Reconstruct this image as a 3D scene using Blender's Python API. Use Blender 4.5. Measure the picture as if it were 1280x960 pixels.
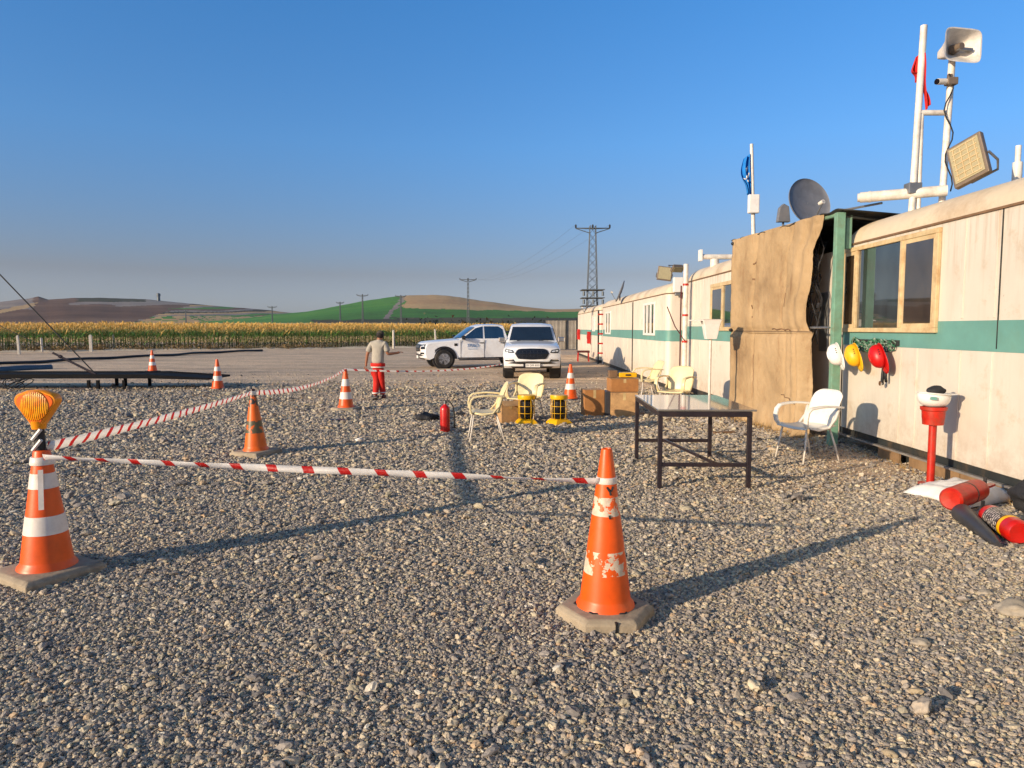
import bpy, bmesh, math, random
import numpy as np
from mathutils import Vector, Matrix, noise as mn
random.seed(7); rng = np.random.default_rng(7)
R = math.radians
for o in list(bpy.data.objects): bpy.data.objects.remove(o)
S = bpy.context.scene
C = S.collection
# ---------------------------------------------------------------- camera, sky, sun, exposure
EYE = 1.65
F = 890.0
TILT = math.atan(69.5 / F)
cam = bpy.data.objects.new('camera', bpy.data.cameras.new('camera')); C.objects.link(cam); S.camera = cam
cam.location = (0, 0, EYE); cam.rotation_euler = (R(90) - TILT, 0, 0)
cam.data.sensor_width = 36; cam.data.lens = 36 * F / 1280; cam.data.clip_start = 0.05; cam.data.clip_end = 8000
SUN_AZ = 35.0; SUN_EL = 14.5            # shadows run 35 degrees from +X towards +Y
w = bpy.data.worlds.new('World'); S.world = w; w.use_nodes = True
nt = w.node_tree; bg = nt.nodes['Background']
sky = nt.nodes.new('ShaderNodeTexSky'); sky.sky_type = 'NISHITA'; sky.sun_disc = False
sky.sun_elevation = R(SUN_EL); sky.sun_rotation = R(90 - SUN_AZ + 180)
sky.altitude = 300; sky.air_density = 1.0; sky.dust_density = 1.2; sky.ozone_density = 4.0
# clear dry air above, paler and greyer towards the horizon
wt = nt.nodes.new('ShaderNodeTexCoord'); wsep = nt.nodes.new('ShaderNodeSeparateXYZ'); nt.links.new(wt.outputs['Generated'], wsep.inputs[0])
wr = nt.nodes.new('ShaderNodeValToRGB'); wm = nt.nodes.new('ShaderNodeMix'); wm.data_type = 'RGBA'; wm.blend_type = 'MULTIPLY'; wm.inputs[0].default_value = 1
wm.clamp_result = False
SKY = [(0.0, (0.97, 0.96, 1.30)), (0.073, (0.80, 0.61, 0.65)), (0.24, (0.67, 0.95, 1.15)), (0.43, (0.52, 1.06, 1.36)), (0.62, (0.92, 0.98, 0.98)), (1.0, (1.0, 0.95, 0.88))]
while len(wr.color_ramp.elements) < len(SKY): wr.color_ramp.elements.new(0.5)
for e_, (p_, c_) in zip(wr.color_ramp.elements, SKY): e_.position = p_; e_.color = tuple(c_) + (1,)
nt.links.new(wsep.outputs[2], wr.inputs[0]); nt.links.new(sky.outputs[0], wm.inputs[6]); nt.links.new(wr.outputs[0], wm.inputs[7])
nt.links.new(wm.outputs[2], bg.inputs[0]); bg.inputs[1].default_value = 0.12
sl = bpy.data.lights.new('sun', 'SUN'); sl.energy = 4.2; sl.angle = R(0.55); sl.color = (1.0, 0.80, 0.56)
sun = bpy.data.objects.new('sun', sl); C.objects.link(sun)
sd = Vector((math.cos(R(SUN_AZ)) * math.cos(R(SUN_EL)), math.sin(R(SUN_AZ)) * math.cos(R(SUN_EL)), -math.sin(R(SUN_EL))))
sun.rotation_euler = sd.to_track_quat('-Z', 'Y').to_euler(); sun.location = (-20, -20, 20)
S.view_settings.view_transform = 'Standard'; S.view_settings.look = 'None'
S.view_settings.exposure = 0.45; S.view_settings.gamma = 1.0; S.view_settings.use_curve_mapping = False

# ---------------------------------------------------------------- measuring helpers
def ray(px, py):
    u = (px - 640) / F; v = -(py - 480) / F
    return Vector((u, math.cos(TILT) + v * math.sin(TILT), -math.sin(TILT) + v * math.cos(TILT)))
def at(px, py, Y):
    r = ray(px, py); return Vector((0, 0, EYE)) + r * (Y / r.y)
def gr(px, py, z=0.0):
    r = ray(px, py); return Vector((0, 0, EYE)) + r * ((z - EYE) / r.z)
def lin(c):
    return tuple((x / 255 / 12.92) if x / 255 <= 0.04045 else ((x / 255 + 0.055) / 1.055) ** 2.4 for x in c) + (1,)

# ---------------------------------------------------------------- materials
class NT:
    def __init__(s, name):
        s.m = bpy.data.materials.new(name); s.m.use_nodes = True; s.t = s.m.node_tree
        s.b = s.t.nodes['Principled BSDF']
    def n(s, typ, **k):
        x = s.t.nodes.new(typ)
        for a, v in k.items():
            if hasattr(x, a): setattr(x, a, v)
        return x
    def l(s, a, b): s.t.links.new(a, b)
    def coord(s, out='Object'):
        return s.n('ShaderNodeTexCoord').outputs[out]
    def mapping(s, vec, scale=(1, 1, 1), loc=(0, 0, 0)):
        m = s.n('ShaderNodeMapping'); s.l(vec, m.inputs[0]); m.inputs['Scale'].default_value = scale; m.inputs['Location'].default_value = loc
        return m.outputs[0]
    def noise(s, vec, scale, detail=4, rough=0.6):
        x = s.n('ShaderNodeTexNoise'); s.l(vec, x.inputs['Vector']); x.inputs['Scale'].default_value = scale
        x.inputs['Detail'].default_value = detail; x.inputs['Roughness'].default_value = rough
        return x.outputs['Fac']
    def voro(s, vec, scale, feature='F1', out='Distance'):
        x = s.n('ShaderNodeTexVoronoi', feature=feature); s.l(vec, x.inputs['Vector']); x.inputs['Scale'].default_value = scale
        return x.outputs[out]
    def ramp(s, fac, stops, interp='LINEAR'):
        x = s.n('ShaderNodeValToRGB'); s.l(fac, x.inputs[0]); cr = x.color_ramp; cr.interpolation = interp
        while len(cr.elements) < len(stops): cr.elements.new(0.5)
        for e, (p, c) in zip(cr.elements, stops): e.position = p; e.color = c if len(c) == 4 else tuple(c) + (1,)
        return x.outputs[0]
    def mix(s, fac, a, b, blend='MIX'):
        x = s.n('ShaderNodeMix', data_type='RGBA', blend_type=blend)
        for sock, v in ((x.inputs[0], fac), (x.inputs[6], a), (x.inputs[7], b)):
            if isinstance(v, (int, float)): sock.default_value = v
            elif isinstance(v, (tuple, list)): sock.default_value = v
            else: s.l(v, sock)
        return x.outputs[2]
    def math(s, op, a, b=0.0, c=0.0):
        x = s.n('ShaderNodeMath', operation=op)
        for i, v in enumerate((a, b, c)):
            if isinstance(v, (int, float)): x.inputs[i].default_value = v
            else: s.l(v, x.inputs[i])
        return x.outputs[0]
    def sep(s, vec):
        x = s.n('ShaderNodeSeparateXYZ'); s.l(vec, x.inputs[0]); return x.outputs
    def bump(s, h, strength=0.3, dist=0.01):
        x = s.n('ShaderNodeBump'); s.l(h, x.inputs['Height']); x.inputs['Strength'].default_value = strength; x.inputs['Distance'].default_value = dist
        s.l(x.outputs[0], s.b.inputs['Normal'])
    def col(s, v):
        if isinstance(v, tuple): s.b.inputs['Base Color'].default_value = v
        else: s.l(v, s.b.inputs['Base Color'])
    def set(s, **k):
        for a, v in k.items():
            s.b.inputs[a.replace('_', ' ')].default_value = v
        return s

def mat(name, c, rough=0.6, metal=0.0, var=0.25, scale=6.0, bump=0.15, bs=60.0, dirt=None, dirt_amt=0.5, coat=0.0, spec=0.5, bd=0.004):
    """a procedural paint, plastic, cloth or metal: base colour broken by soft wear and, if asked, patches of dirt"""
    t = NT(name); v = t.coord(); base = lin(c)
    lo = tuple(x * (1 - var) for x in base[:3]) + (1,); hi = tuple(min(1, x * (1 + var * 0.6)) for x in base[:3]) + (1,)
    k = t.ramp(t.noise(v, scale, 5), [(0.3, lo), (0.7, hi)])
    if dirt:
        f = t.ramp(t.noise(v, scale * 0.6, 8, 0.75), [(0.5 - 0.02, (0, 0, 0)), (0.72, (dirt_amt,) * 3)])
        k = t.mix(f, k, lin(dirt))
    t.col(k); t.set(Roughness=rough, Metallic=metal)
    t.b.inputs['Specular IOR Level'].default_value = spec
    if coat: t.b.inputs['Coat Weight'].default_value = coat; t.b.inputs['Coat Roughness'].default_value = 0.08
    if bump: t.bump(t.noise(v, bs, 4), bump, bd)
    return t.m

M = {}
M['ramp_black'] = mat('black ramp steel', (12, 12, 16), 0.8, spec=0.15, dirt=(36, 32, 30), dirt_amt=0.4)
M['steel_dark'] = mat('dark steel', (46, 38, 44), 0.45, 0.3, dirt=(95, 70, 50), dirt_amt=0.4)
M['black'] = mat('black rubber', (24, 24, 27), 0.6)
M['black_gloss'] = mat('black plastic', (20, 21, 24), 0.25, bump=0)
M['rubber_base'] = mat('recycled rubber', (166, 150, 126), 0.85, scale=9, bs=45, bump=0.6, dirt=(92, 82, 72), dirt_amt=0.7)
M['white_metal'] = mat('white painted tube', (226, 218, 205), 0.45, dirt=(140, 105, 75), dirt_amt=0.5)
M['grey_metal'] = mat('grey metal', (140, 140, 140), 0.4, 0.6)
M['chair_white'] = mat('white chair plastic', (232, 226, 214), 0.38, var=0.08, bump=0.05, dirt=(170, 150, 120), dirt_amt=0.3)
M['chair_cream'] = mat('cream chair plastic', (226, 208, 160), 0.4, var=0.1, bump=0.05, dirt=(160, 135, 95), dirt_amt=0.4)
M['red_paint'] = mat('red paint', (196, 22, 12), 0.32, var=0.3, dirt=(90, 30, 18), dirt_amt=0.6, coat=0.3)
M['red_worn'] = mat('scuffed red paint', (188, 32, 10), 0.42, var=0.3, scale=12, dirt=(120, 70, 45), dirt_amt=0.7)
M['red_cloth'] = mat('red cloth', (190, 25, 18), 0.85, bs=40, bump=0.4, bd=0.02)
M['cardboard'] = mat('cardboard', (172, 118, 66), 0.85, scale=5, dirt=(120, 78, 44), dirt_amt=0.6, bs=20)
M['cardboard_pale'] = mat('worn cardboard', (188, 148, 100), 0.85, scale=7, dirt=(112, 76, 50), dirt_amt=0.8, bs=20)
M['tape'] = mat('packing tape', (196, 170, 120), 0.3, bump=0)
M['yellow'] = mat('yellow plastic', (236, 180, 8), 0.35, var=0.15, dirt=(150, 110, 30), dirt_amt=0.4)
M['amber'] = mat('amber lamp shell', (246, 150, 8), 0.3, var=0.12, dirt=(190, 100, 20), dirt_amt=0.3)
M['green_paint'] = mat('weathered green paint', (112, 154, 130), 0.55, var=0.2, scale=8, dirt=(120, 110, 78), dirt_amt=0.7)
M['band'] = mat('faded teal band paint', (104, 154, 144), 0.5, var=0.14, scale=2.5, dirt=(110, 140, 118), dirt_amt=0.5, bump=0.05)
M['skirt'] = mat('dark chassis steel', (42, 46, 46), 0.6, dirt=(110, 88, 60), dirt_amt=0.6)
M['boards'] = mat('old brown boards', (142, 112, 78), 0.8, scale=4, dirt=(86, 66, 44), dirt_amt=0.7, bs=30, bump=0.4)
M['angle_iron'] = mat('grey angle iron', (150, 145, 138), 0.5, 0.3, dirt=(110, 80, 60))
M['frame_wood'] = mat('yellowed window frame', (206, 182, 138), 0.55, var=0.18, scale=7, dirt=(165, 118, 66), dirt_amt=0.8, bs=25, bump=0.2)
M['tassel'] = mat('corn tassel', (238, 192, 104), 0.8, scale=0.4)
M['post_white'] = mat('weathered white post', (205, 196, 180), 0.8)
M['skin'] = mat('skin', (150, 98, 70), 0.6, var=0.08, bump=0)
M['shirt'] = mat('grey cotton', (168, 160, 146), 0.9, var=0.1, bs=9, bump=0.6, bd=0.03)
M['trousers'] = mat('red work cloth', (200, 30, 14), 0.85, var=0.15, bs=10, bump=0.5, bd=0.03)
M['hair'] = mat('dark hair', (32, 24, 20), 0.8)
M['cap'] = mat('khaki cap cloth', (78, 70, 56), 0.9)
M['shoe'] = mat('maroon boot leather', (84, 30, 28), 0.6)
M['truck_white'] = mat('white car paint', (232, 232, 232), 0.22, var=0.03, scale=2, bump=0, dirt=(170, 150, 126), dirt_amt=0.4, coat=0.7)
M['tyre'] = mat('tyre rubber', (30, 29, 30), 0.85, dirt=(98, 88, 76), dirt_amt=0.5)
M['rim'] = mat('alloy rim', (190, 190, 196), 0.35, 0.35, var=0.1)
M['trim'] = mat('black trim', (26, 24, 30), 0.4)
M['chrome'] = mat('chrome', (205, 205, 205), 0.12, 1.0, var=0.05, bump=0)
M['lens'] = mat('lamp lens', (200, 205, 210), 0.08, var=0.1, bump=0, coat=1)
M['plastic_white'] = mat('white plastic', (235, 230, 222), 0.35, var=0.06, bump=0, dirt=(170, 150, 125), dirt_amt=0.25)
M['helmet_yellow'] = mat('yellow helmet shell', (236, 180, 22), 0.45, var=0.15, bump=0.1, dirt=(150, 120, 60), dirt_amt=0.5)
M['helmet_red'] = mat('red helmet shell', (196, 14, 12), 0.42, var=0.15, bump=0.1, dirt=(110, 30, 26), dirt_amt=0.5)
M['dish'] = mat('grey dish paint', (116, 118, 124), 0.5, dirt=(110, 100, 90))
M['blue_cloth'] = mat('blue flag cloth', (18, 120, 200), 0.8, bump=0.3, bs=20)
M['flood_glass'] = mat('floodlight face', (166, 154, 118), 0.3, var=0.15, scale=30)
M['flood_body'] = mat('floodlight housing', (128, 112, 96), 0.5, 0.3, dirt=(90, 70, 50))
M['lattice'] = mat('galvanised lattice steel', (98, 104, 108), 0.5, 0.4)
M['black_cloth'] = mat('black bag cloth', (34, 34, 38), 0.8, bs=14, bump=0.8, bd=0.03)
M['sack'] = mat('white woven sack', (225, 222, 216), 0.6, var=0.06, bs=18, bump=0.5, bd=0.02, dirt=(170, 160, 150), dirt_amt=0.4)
M['horn'] = mat('dark grey horn plastic', (58, 58, 62), 0.4)
M['stone'] = mat('pale stone', (168, 156, 138), 0.9, scale=14, bs=40, bump=0.6)
M['wood'] = mat('weathered plank', (120, 92, 66), 0.85, scale=6)
M['corrugated'] = mat('grey corrugated sheet', (150, 142, 130), 0.6, 0.2, scale=1.5, dirt=(120, 100, 80))
M['blue_pipe'] = mat('blue hose', (70, 92, 108), 0.6)
M['dry_grass'] = mat('dry grass', (176, 142, 86), 0.9, scale=1.0)
M['green_straps'] = mat('green strap webbing', (28, 92, 62), 0.8, scale=30, dirt=(200, 200, 190), dirt_amt=0.9)

def glass_mat(name, c, rough=0.03, dark=0.6):
    t = NT(name); v = t.coord()
    k = t.ramp(t.noise(t.mapping(v, (1, 1, 0.4)), 4, 5), [(0.35, lin(c)), (0.7, tuple(x * 2.2 for x in lin(c)[:3]) + (1,))])
    t.col(k); t.set(Roughness=rough); t.b.inputs['Specular IOR Level'].default_value = 1.0; t.b.inputs['Coat Weight'].default_value = 1.0
    t.b.inputs['Coat Roughness'].default_value = 0.02; t.b.inputs['Coat IOR'].default_value = 1.9
    return t.m
M['glass'] = glass_mat('window glass', (36, 44, 46))
M['glass_curtain'] = glass_mat('dusty window glass', (46, 38, 30))
M['car_glass'] = glass_mat('tinted car glass', (14, 22, 30))

def wall_mat(name, c):
    """cream sheet wall: rain streaks, blotches and rust that gathers along the bottom edge"""
    t = NT(name); v = t.coord(); z = t.sep(v)[2]
    base = t.ramp(t.noise(v, 0.9, 6), [(0.3, tuple(x * 0.86 for x in lin(c)[:3])), (0.7, lin(c)[:3])])
    st = t.noise(t.mapping(v, (4, 4, 0.4)), 1.6, 6, 0.7)
    base = t.mix(t.ramp(st, [(0.5, (0, 0, 0)), (0.78, (0.22, 0.22, 0.22))]), base, lin((170, 134, 96)))
    spots = t.ramp(t.noise(v, 11, 8, 0.8), [(0.64, (0, 0, 0)), (0.72, (0.8, 0.8, 0.8))])
    base = t.mix(spots, base, lin((140, 100, 66)))
    blot = t.ramp(t.noise(v, 2.3, 9, 0.78), [(0.55, (0, 0, 0)), (0.68, (0.55,) * 3)]); base = t.mix(blot, base, lin((186, 160, 126)))
    top = t.math('MULTIPLY', t.ramp(t.math('MULTIPLY_ADD', z, 1.0, -1.75), [(0.35, (0, 0, 0)), (1.0, (1, 1, 1))]), t.ramp(t.noise(t.mapping(v, (14, 14, 0.8)), 1.0, 5, 0.7), [(0.48, (0, 0, 0)), (0.66, (0.5,) * 3)]))
    base = t.mix(top, base, lin((160, 128, 92)))
    low = t.math('MULTIPLY', t.ramp(z, [(0.0, (1, 1, 1)), (0.75, (0, 0, 0))]), t.ramp(t.noise(v, 5, 8, 0.75), [(0.4, (0, 0, 0)), (0.6, (1, 1, 1))]))
    base = t.mix(t.math('MULTIPLY', low, 0.55), base, lin((150, 112, 76)))
    t.col(base); t.set(Roughness=0.5)
    t.bump(t.noise(v, 1.6, 3), 0.35, 0.03)
    return t.m
M['wall'] = wall_mat('cream trailer wall', (216, 207, 191))
M['wall_far'] = wall_mat('far trailer wall', (228, 216, 198))
M['roof'] = mat('dirty roof paint', (214, 196, 168), 0.6, var=0.12, scale=1.2, dirt=(158, 124, 84), dirt_amt=0.75, bs=3, bump=0.4, bd=0.05)

def cone_mat(name, patches, dark=0.0, orange=(244, 92, 2)):
    """orange plastic; each patch is (z0, z1, colour, how much has flaked away)"""
    t = NT(name); v = t.coord(); z = t.sep(v)[2]
    k = t.ramp(t.noise(v, 7, 6), [(0.3, tuple(x * 0.72 for x in lin(orange)[:3])), (0.7, lin(orange)[:3])])
    sc = t.ramp(t.noise(t.mapping(v, (3, 3, 1)), 12, 8, 0.8), [(0.6, (0, 0, 0)), (0.75, (0.45,) * 3)])
    k = t.mix(sc, k, lin((160, 76, 24)))
    for z0, z1, c, th in patches:
        inb = t.math('MULTIPLY', t.math('GREATER_THAN', z, z0), t.math('LESS_THAN', z, z1))
        nz = t.ramp(t.noise(v, 13, 5, 0.65), [(th, (0, 0, 0)), (th + 0.02, (1, 1, 1))])
        cc = t.ramp(t.noise(v, 30, 4), [(0.3, tuple(x * 0.7 for x in lin(c)[:3])), (0.7, lin(c)[:3])])
        k = t.mix(t.math('MULTIPLY', inb, nz), k, cc)
    t.col(k); t.set(Roughness=0.42); t.bump(t.noise(v, 25, 5), 0.15, 0.004)
    return t.m

def stripe_mat(name, period=0.20, slant=1.0):
    t = NT(name); s = t.sep(t.coord('UV'))
    a = t.math('ADD', s[0], t.math('MULTIPLY', s[1], slant * 0.08))
    fr = t.math('FRACT', t.math('DIVIDE', a, period))
    k = t.mix(t.math('GREATER_THAN', fr, 0.70), lin((244, 240, 234)), lin((215, 34, 32)))
    t.col(k); t.set(Roughness=0.4)
    tr = t.n('ShaderNodeBsdfTransparent'); mx = t.n('ShaderNodeMixShader'); mx.inputs[0].default_value = 0.22      # thin film: glows when lit from behind
    tl_ = t.n('ShaderNodeBsdfTranslucent'); t.l(k, tl_.inputs[0]); m2 = t.n('ShaderNodeMixShader'); m2.inputs[0].default_value = 0.5
    t.l(t.b.outputs[0], m2.inputs[1]); t.l(tl_.outputs[0], m2.inputs[2]); t.l(m2.outputs[0], mx.inputs[1]); t.l(tr.outputs[0], mx.inputs[2]); t.l(mx.outputs[0], t.t.nodes['Material Output'].inputs[0])
    t.bump(t.noise(t.coord(), 30, 4), 0.3, 0.01)
    return t.m

# ---------------------------------------------------------------- mesh helpers
class MB:
    def __init__(s): s.v = []; s.f = []; s.mi = []; s.uv = None; s.cur = 0
    def add(s, vs, fs):
        o = len(s.v); s.v += [tuple(p) for p in vs]; s.f += [tuple(i + o for i in f) for f in fs]; s.mi += [s.cur] * len(fs); return s
    def box(s, c, d, rz=0.0, m=None):
        x, y, z = [k / 2 for k in d]
        m = m or Matrix.Rotation(rz, 3, 'Z')
        vs = [Vector(c) + m @ Vector((a * x, b * y, e * z)) for a in (-1, 1) for b in (-1, 1) for e in (-1, 1)]
        return s.add(vs, [(0, 1, 3, 2), (4, 6, 7, 5), (0, 4, 5, 1), (2, 3, 7, 6), (0, 2, 6, 4), (1, 5, 7, 3)])
    def cyl(s, p0, p1, r0, r1=None, n=12, caps=True):
        r1 = r0 if r1 is None else r1; p0 = Vector(p0); p1 = Vector(p1); d = (p1 - p0).normalized()
        a = d.orthogonal().normalized(); b = d.cross(a)
        vs = [p0 + (a * math.cos(2 * math.pi * i / n) + b * math.sin(2 * math.pi * i / n)) * r0 for i in range(n)] + \
             [p1 + (a * math.cos(2 * math.pi * i / n) + b * math.sin(2 * math.pi * i / n)) * r1 for i in range(n)]
        fs = [(i, (i + 1) % n, n + (i + 1) % n, n + i) for i in range(n)]
        if caps: fs += [tuple(range(n))[::-1], tuple(range(n, 2 * n))]
        return s.add(vs, fs)
    def tube(s, pts, r, n=8, closed=False):
        pts = [Vector(p) for p in pts]; N = len(pts); vs = []; up = None
        for i, p in enumerate(pts):
            if closed: d = pts[(i + 1) % N] - pts[i - 1]
            else: d = pts[min(i + 1, N - 1)] - pts[max(i - 1, 0)]
            d.normalize()
            if up is None: up = d.orthogonal().normalized()
            up = (up - d * up.dot(d)).normalized(); b = d.cross(up)
            rr = r[i] if isinstance(r, (list, tuple)) else r
            vs += [p + (up * math.cos(2 * math.pi * k / n) + b * math.sin(2 * math.pi * k / n)) * rr for k in range(n)]
        fs = []
        for i in range(N if closed else N - 1):
            j = (i + 1) % N
            fs += [(i * n + k, i * n + (k + 1) % n, j * n + (k + 1) % n, j * n + k) for k in range(n)]
        if not closed: fs += [tuple(range(n))[::-1], tuple(range((N - 1) * n, N * n))]
        return s.add(vs, fs)
    def lathe(s, prof, n=32, c=(0, 0, 0), m=None, sx=1, sy=1):
        vs = []; c = Vector(c)
        for r, z in prof:
            for k in range(n):
                a = 2 * math.pi * k / n; p = Vector((r * math.cos(a) * sx, r * math.sin(a) * sy, z))
                vs.append(c + (m @ p if m else p))
        fs = [(i * n + k, i * n + (k + 1) % n, (i + 1) * n + (k + 1) % n, (i + 1) * n + k) for i in range(len(prof) - 1) for k in range(n)]
        if prof[0][0] > 1e-5: fs.append(tuple(range(n))[::-1])
        if prof[-1][0] > 1e-5: fs.append(tuple(range((len(prof) - 1) * n, len(prof) * n)))
        return s.add(vs, fs)
    def prism(s, poly, h, m=None, c=(0, 0, 0)):
        """poly in the xy plane, extruded 0..h in z, then m applied"""
        n = len(poly); c = Vector(c); m = m or Matrix.Identity(3)
        vs = [c + m @ Vector((x, y, 0)) for x, y in poly] + [c + m @ Vector((x, y, h)) for x, y in poly]
        return s.add(vs, [tuple(range(n))[::-1], tuple(range(n, 2 * n))] + [(i, (i + 1) % n, n + (i + 1) % n, n + i) for i in range(n)])
    def slab(s, a, b):
        """two matching loops of points, a in front of b"""
        n = len(a)
        return s.add(list(a) + list(b), [tuple(range(n)), tuple(range(n, 2 * n))[::-1]] + [(i, n + i, n + (i + 1) % n, (i + 1) % n) for i in range(n)])
    def grid(s, fn, nu, nv):
        vs = [fn(i / nu, j / nv) for i in range(nu + 1) for j in range(nv + 1)]
        return s.add(vs, [(i * (nv + 1) + j, (i + 1) * (nv + 1) + j, (i + 1) * (nv + 1) + j + 1, i * (nv + 1) + j + 1) for i in range(nu) for j in range(nv)])
    def blob(s, c, r, seed=0, amp=0.3, n=2, sc=(1, 1, 1), fr=1.3):
        bm = bmesh.new(); bmesh.ops.create_icosphere(bm, subdivisions=n, radius=1)
        vs = []
        for v in bm.verts:
            k = 1 + amp * mn.noise(v.co * fr + Vector((seed * 7.1, seed * 3.3, seed)))
            vs.append(Vector(c) + Vector((v.co.x * sc[0], v.co.y * sc[1], v.co.z * sc[2])) * r * k)
        fs = [tuple(v.index for v in f.verts) for f in bm.faces]; bm.free(); return s.add(vs, fs)
    def build(s, name, mats, parent=None, smooth=False, bevel=0, solid=0, sub=0, bseg=2, fix=True):
        me = bpy.data.meshes.new(name); me.from_pydata(s.v, [], s.f)
        mats = mats if isinstance(mats, (list, tuple)) else [mats]
        for m in mats: me.materials.append(M[m] if isinstance(m, str) else m)
        if len(mats) > 1: me.polygons.foreach_set('material_index', s.mi)
        if fix:
            bm = bmesh.new(); bm.from_mesh(me); bmesh.ops.recalc_face_normals(bm, faces=bm.faces); bm.to_mesh(me); bm.free()
        if smooth:
            me.polygons.foreach_set('use_smooth', [True] * len(me.polygons))
            if smooth != 'all': me.set_sharp_from_angle(angle=R(38))
        me.update()
        o = bpy.data.objects.new(name, me); C.objects.link(o)
        if parent: o.parent = parent
        if solid: k = o.modifiers.new('solid', 'SOLIDIFY'); k.thickness = solid; k.offset = 0
        if bevel: k = o.modifiers.new('bevel', 'BEVEL'); k.width = bevel; k.segments = bseg; k.limit_method = 'ANGLE'; k.angle_limit = R(35); k.harden_normals = False
        if sub: k = o.modifiers.new('sub', 'SUBSURF'); k.levels = sub; k.render_levels = sub
        return o

def tag(o, label=None, cat=None, group=None, kind=None):
    if label: o['label'] = label
    if cat: o['category'] = cat
    if group: o['group'] = group
    if kind: o['kind'] = kind
    return o
def thing(name, label, cat, loc=(0, 0, 0), rz=0.0, group=None):
    o = bpy.data.objects.new(name, None); C.objects.link(o); o.location = loc; o.rotation_euler = (0, 0, rz); o.empty_display_size = 0.1
    return tag(o, label, cat, group)
def copy_tree(o, parent=None):
    c = o.copy(); C.objects.link(c); c.parent = parent
    for ch in o.children: copy_tree(ch, c)
    return c
def text_mesh(name, txt, size, m, parent, mw, extrude=0.001, shear=0.0):
    cu = bpy.data.curves.new(name, 'FONT'); cu.body = txt; cu.size = size; cu.extrude = extrude; cu.align_x = 'CENTER'; cu.align_y = 'CENTER'; cu.shear = shear
    tmp = bpy.data.objects.new('tmp', cu); C.objects.link(tmp); bpy.context.view_layer.update()
    me = bpy.data.meshes.new_from_object(tmp.evaluated_get(bpy.context.evaluated_depsgraph_get()))
    bpy.data.objects.remove(tmp); me.name = name; me.transform(mw); me.materials.clear(); me.materials.append(M[m])
    o = bpy.data.objects.new(name, me); C.objects.link(o); o.parent = parent; return o
def smooth01(t): t = max(0.0, min(1.0, t)); return t * t * (3 - 2 * t)

# ================================================================ SETTING: ground
def ground_mat():
    t = NT('compacted gravel yard'); v = t.coord()
    streak = t.noise(t.mapping(v, (0.10, 0.55, 1)), 1.0, 6, 0.6)
    big = t.noise(v, 0.14, 5); ruts = t.noise(t.mapping(v, (0.05, 0.9, 1), (3, 1, 0)), 1.3, 5, 0.65)
    k = t.ramp(t.noise(v, 1.3, 9, 0.75), [(0.3, lin((150, 136, 122))), (0.5, lin((182, 166, 148))), (0.72, lin((206, 190, 170)))])
    k = t.mix(t.ramp(streak, [(0.42, (0, 0, 0)), (0.62, (0.7,) * 3)]), k, lin((206, 186, 162)))
    k = t.mix(t.ramp(big, [(0.5, (0, 0, 0)), (0.62, (0.4,) * 3)]), k, lin((140, 128, 118)))
    k = t.mix(t.ramp(ruts, [(0.5, (0, 0, 0)), (0.62, (0.55,) * 3)]), k, lin((132, 118, 104)))
    speck = t.voro(v, 26, out='Color'); sp = t.sep(speck)[0]
    k = t.mix(0.55, k, t.ramp(sp, [(0.0, lin((112, 104, 98))), (0.5, lin((164, 152, 140))), (1.0, lin((206, 196, 180)))]), 'MULTIPLY')
    k = t.mix(1.0, k, (2.0, 1.88, 1.70, 1), 'MULTIPLY')
    t.col(k); t.set(Roughness=0.95)
    h = t.math('ADD', t.math('MULTIPLY', t.voro(v, 26), -0.5), t.math('MULTIPLY', t.noise(v, 3.0, 8, 0.7), 2.2))
    h = t.math('ADD', h, t.math('MULTIPLY', t.noise(t.mapping(v, (0.25, 1.6, 1)), 1.0, 5), 2.5))
    t.bump(h, 1.0, 0.045)
    return t.m
def ground_z(x, y):
    return 0.0
g = MB(); g.add([(-2150, -60, 0), (1650, -60, 0), (1650, 1700, 0), (-2150, 1700, 0)], [(0, 1, 2, 3)])
M['ground'] = ground_mat()
tag(g.build('ground', 'ground'), kind='structure')

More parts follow.
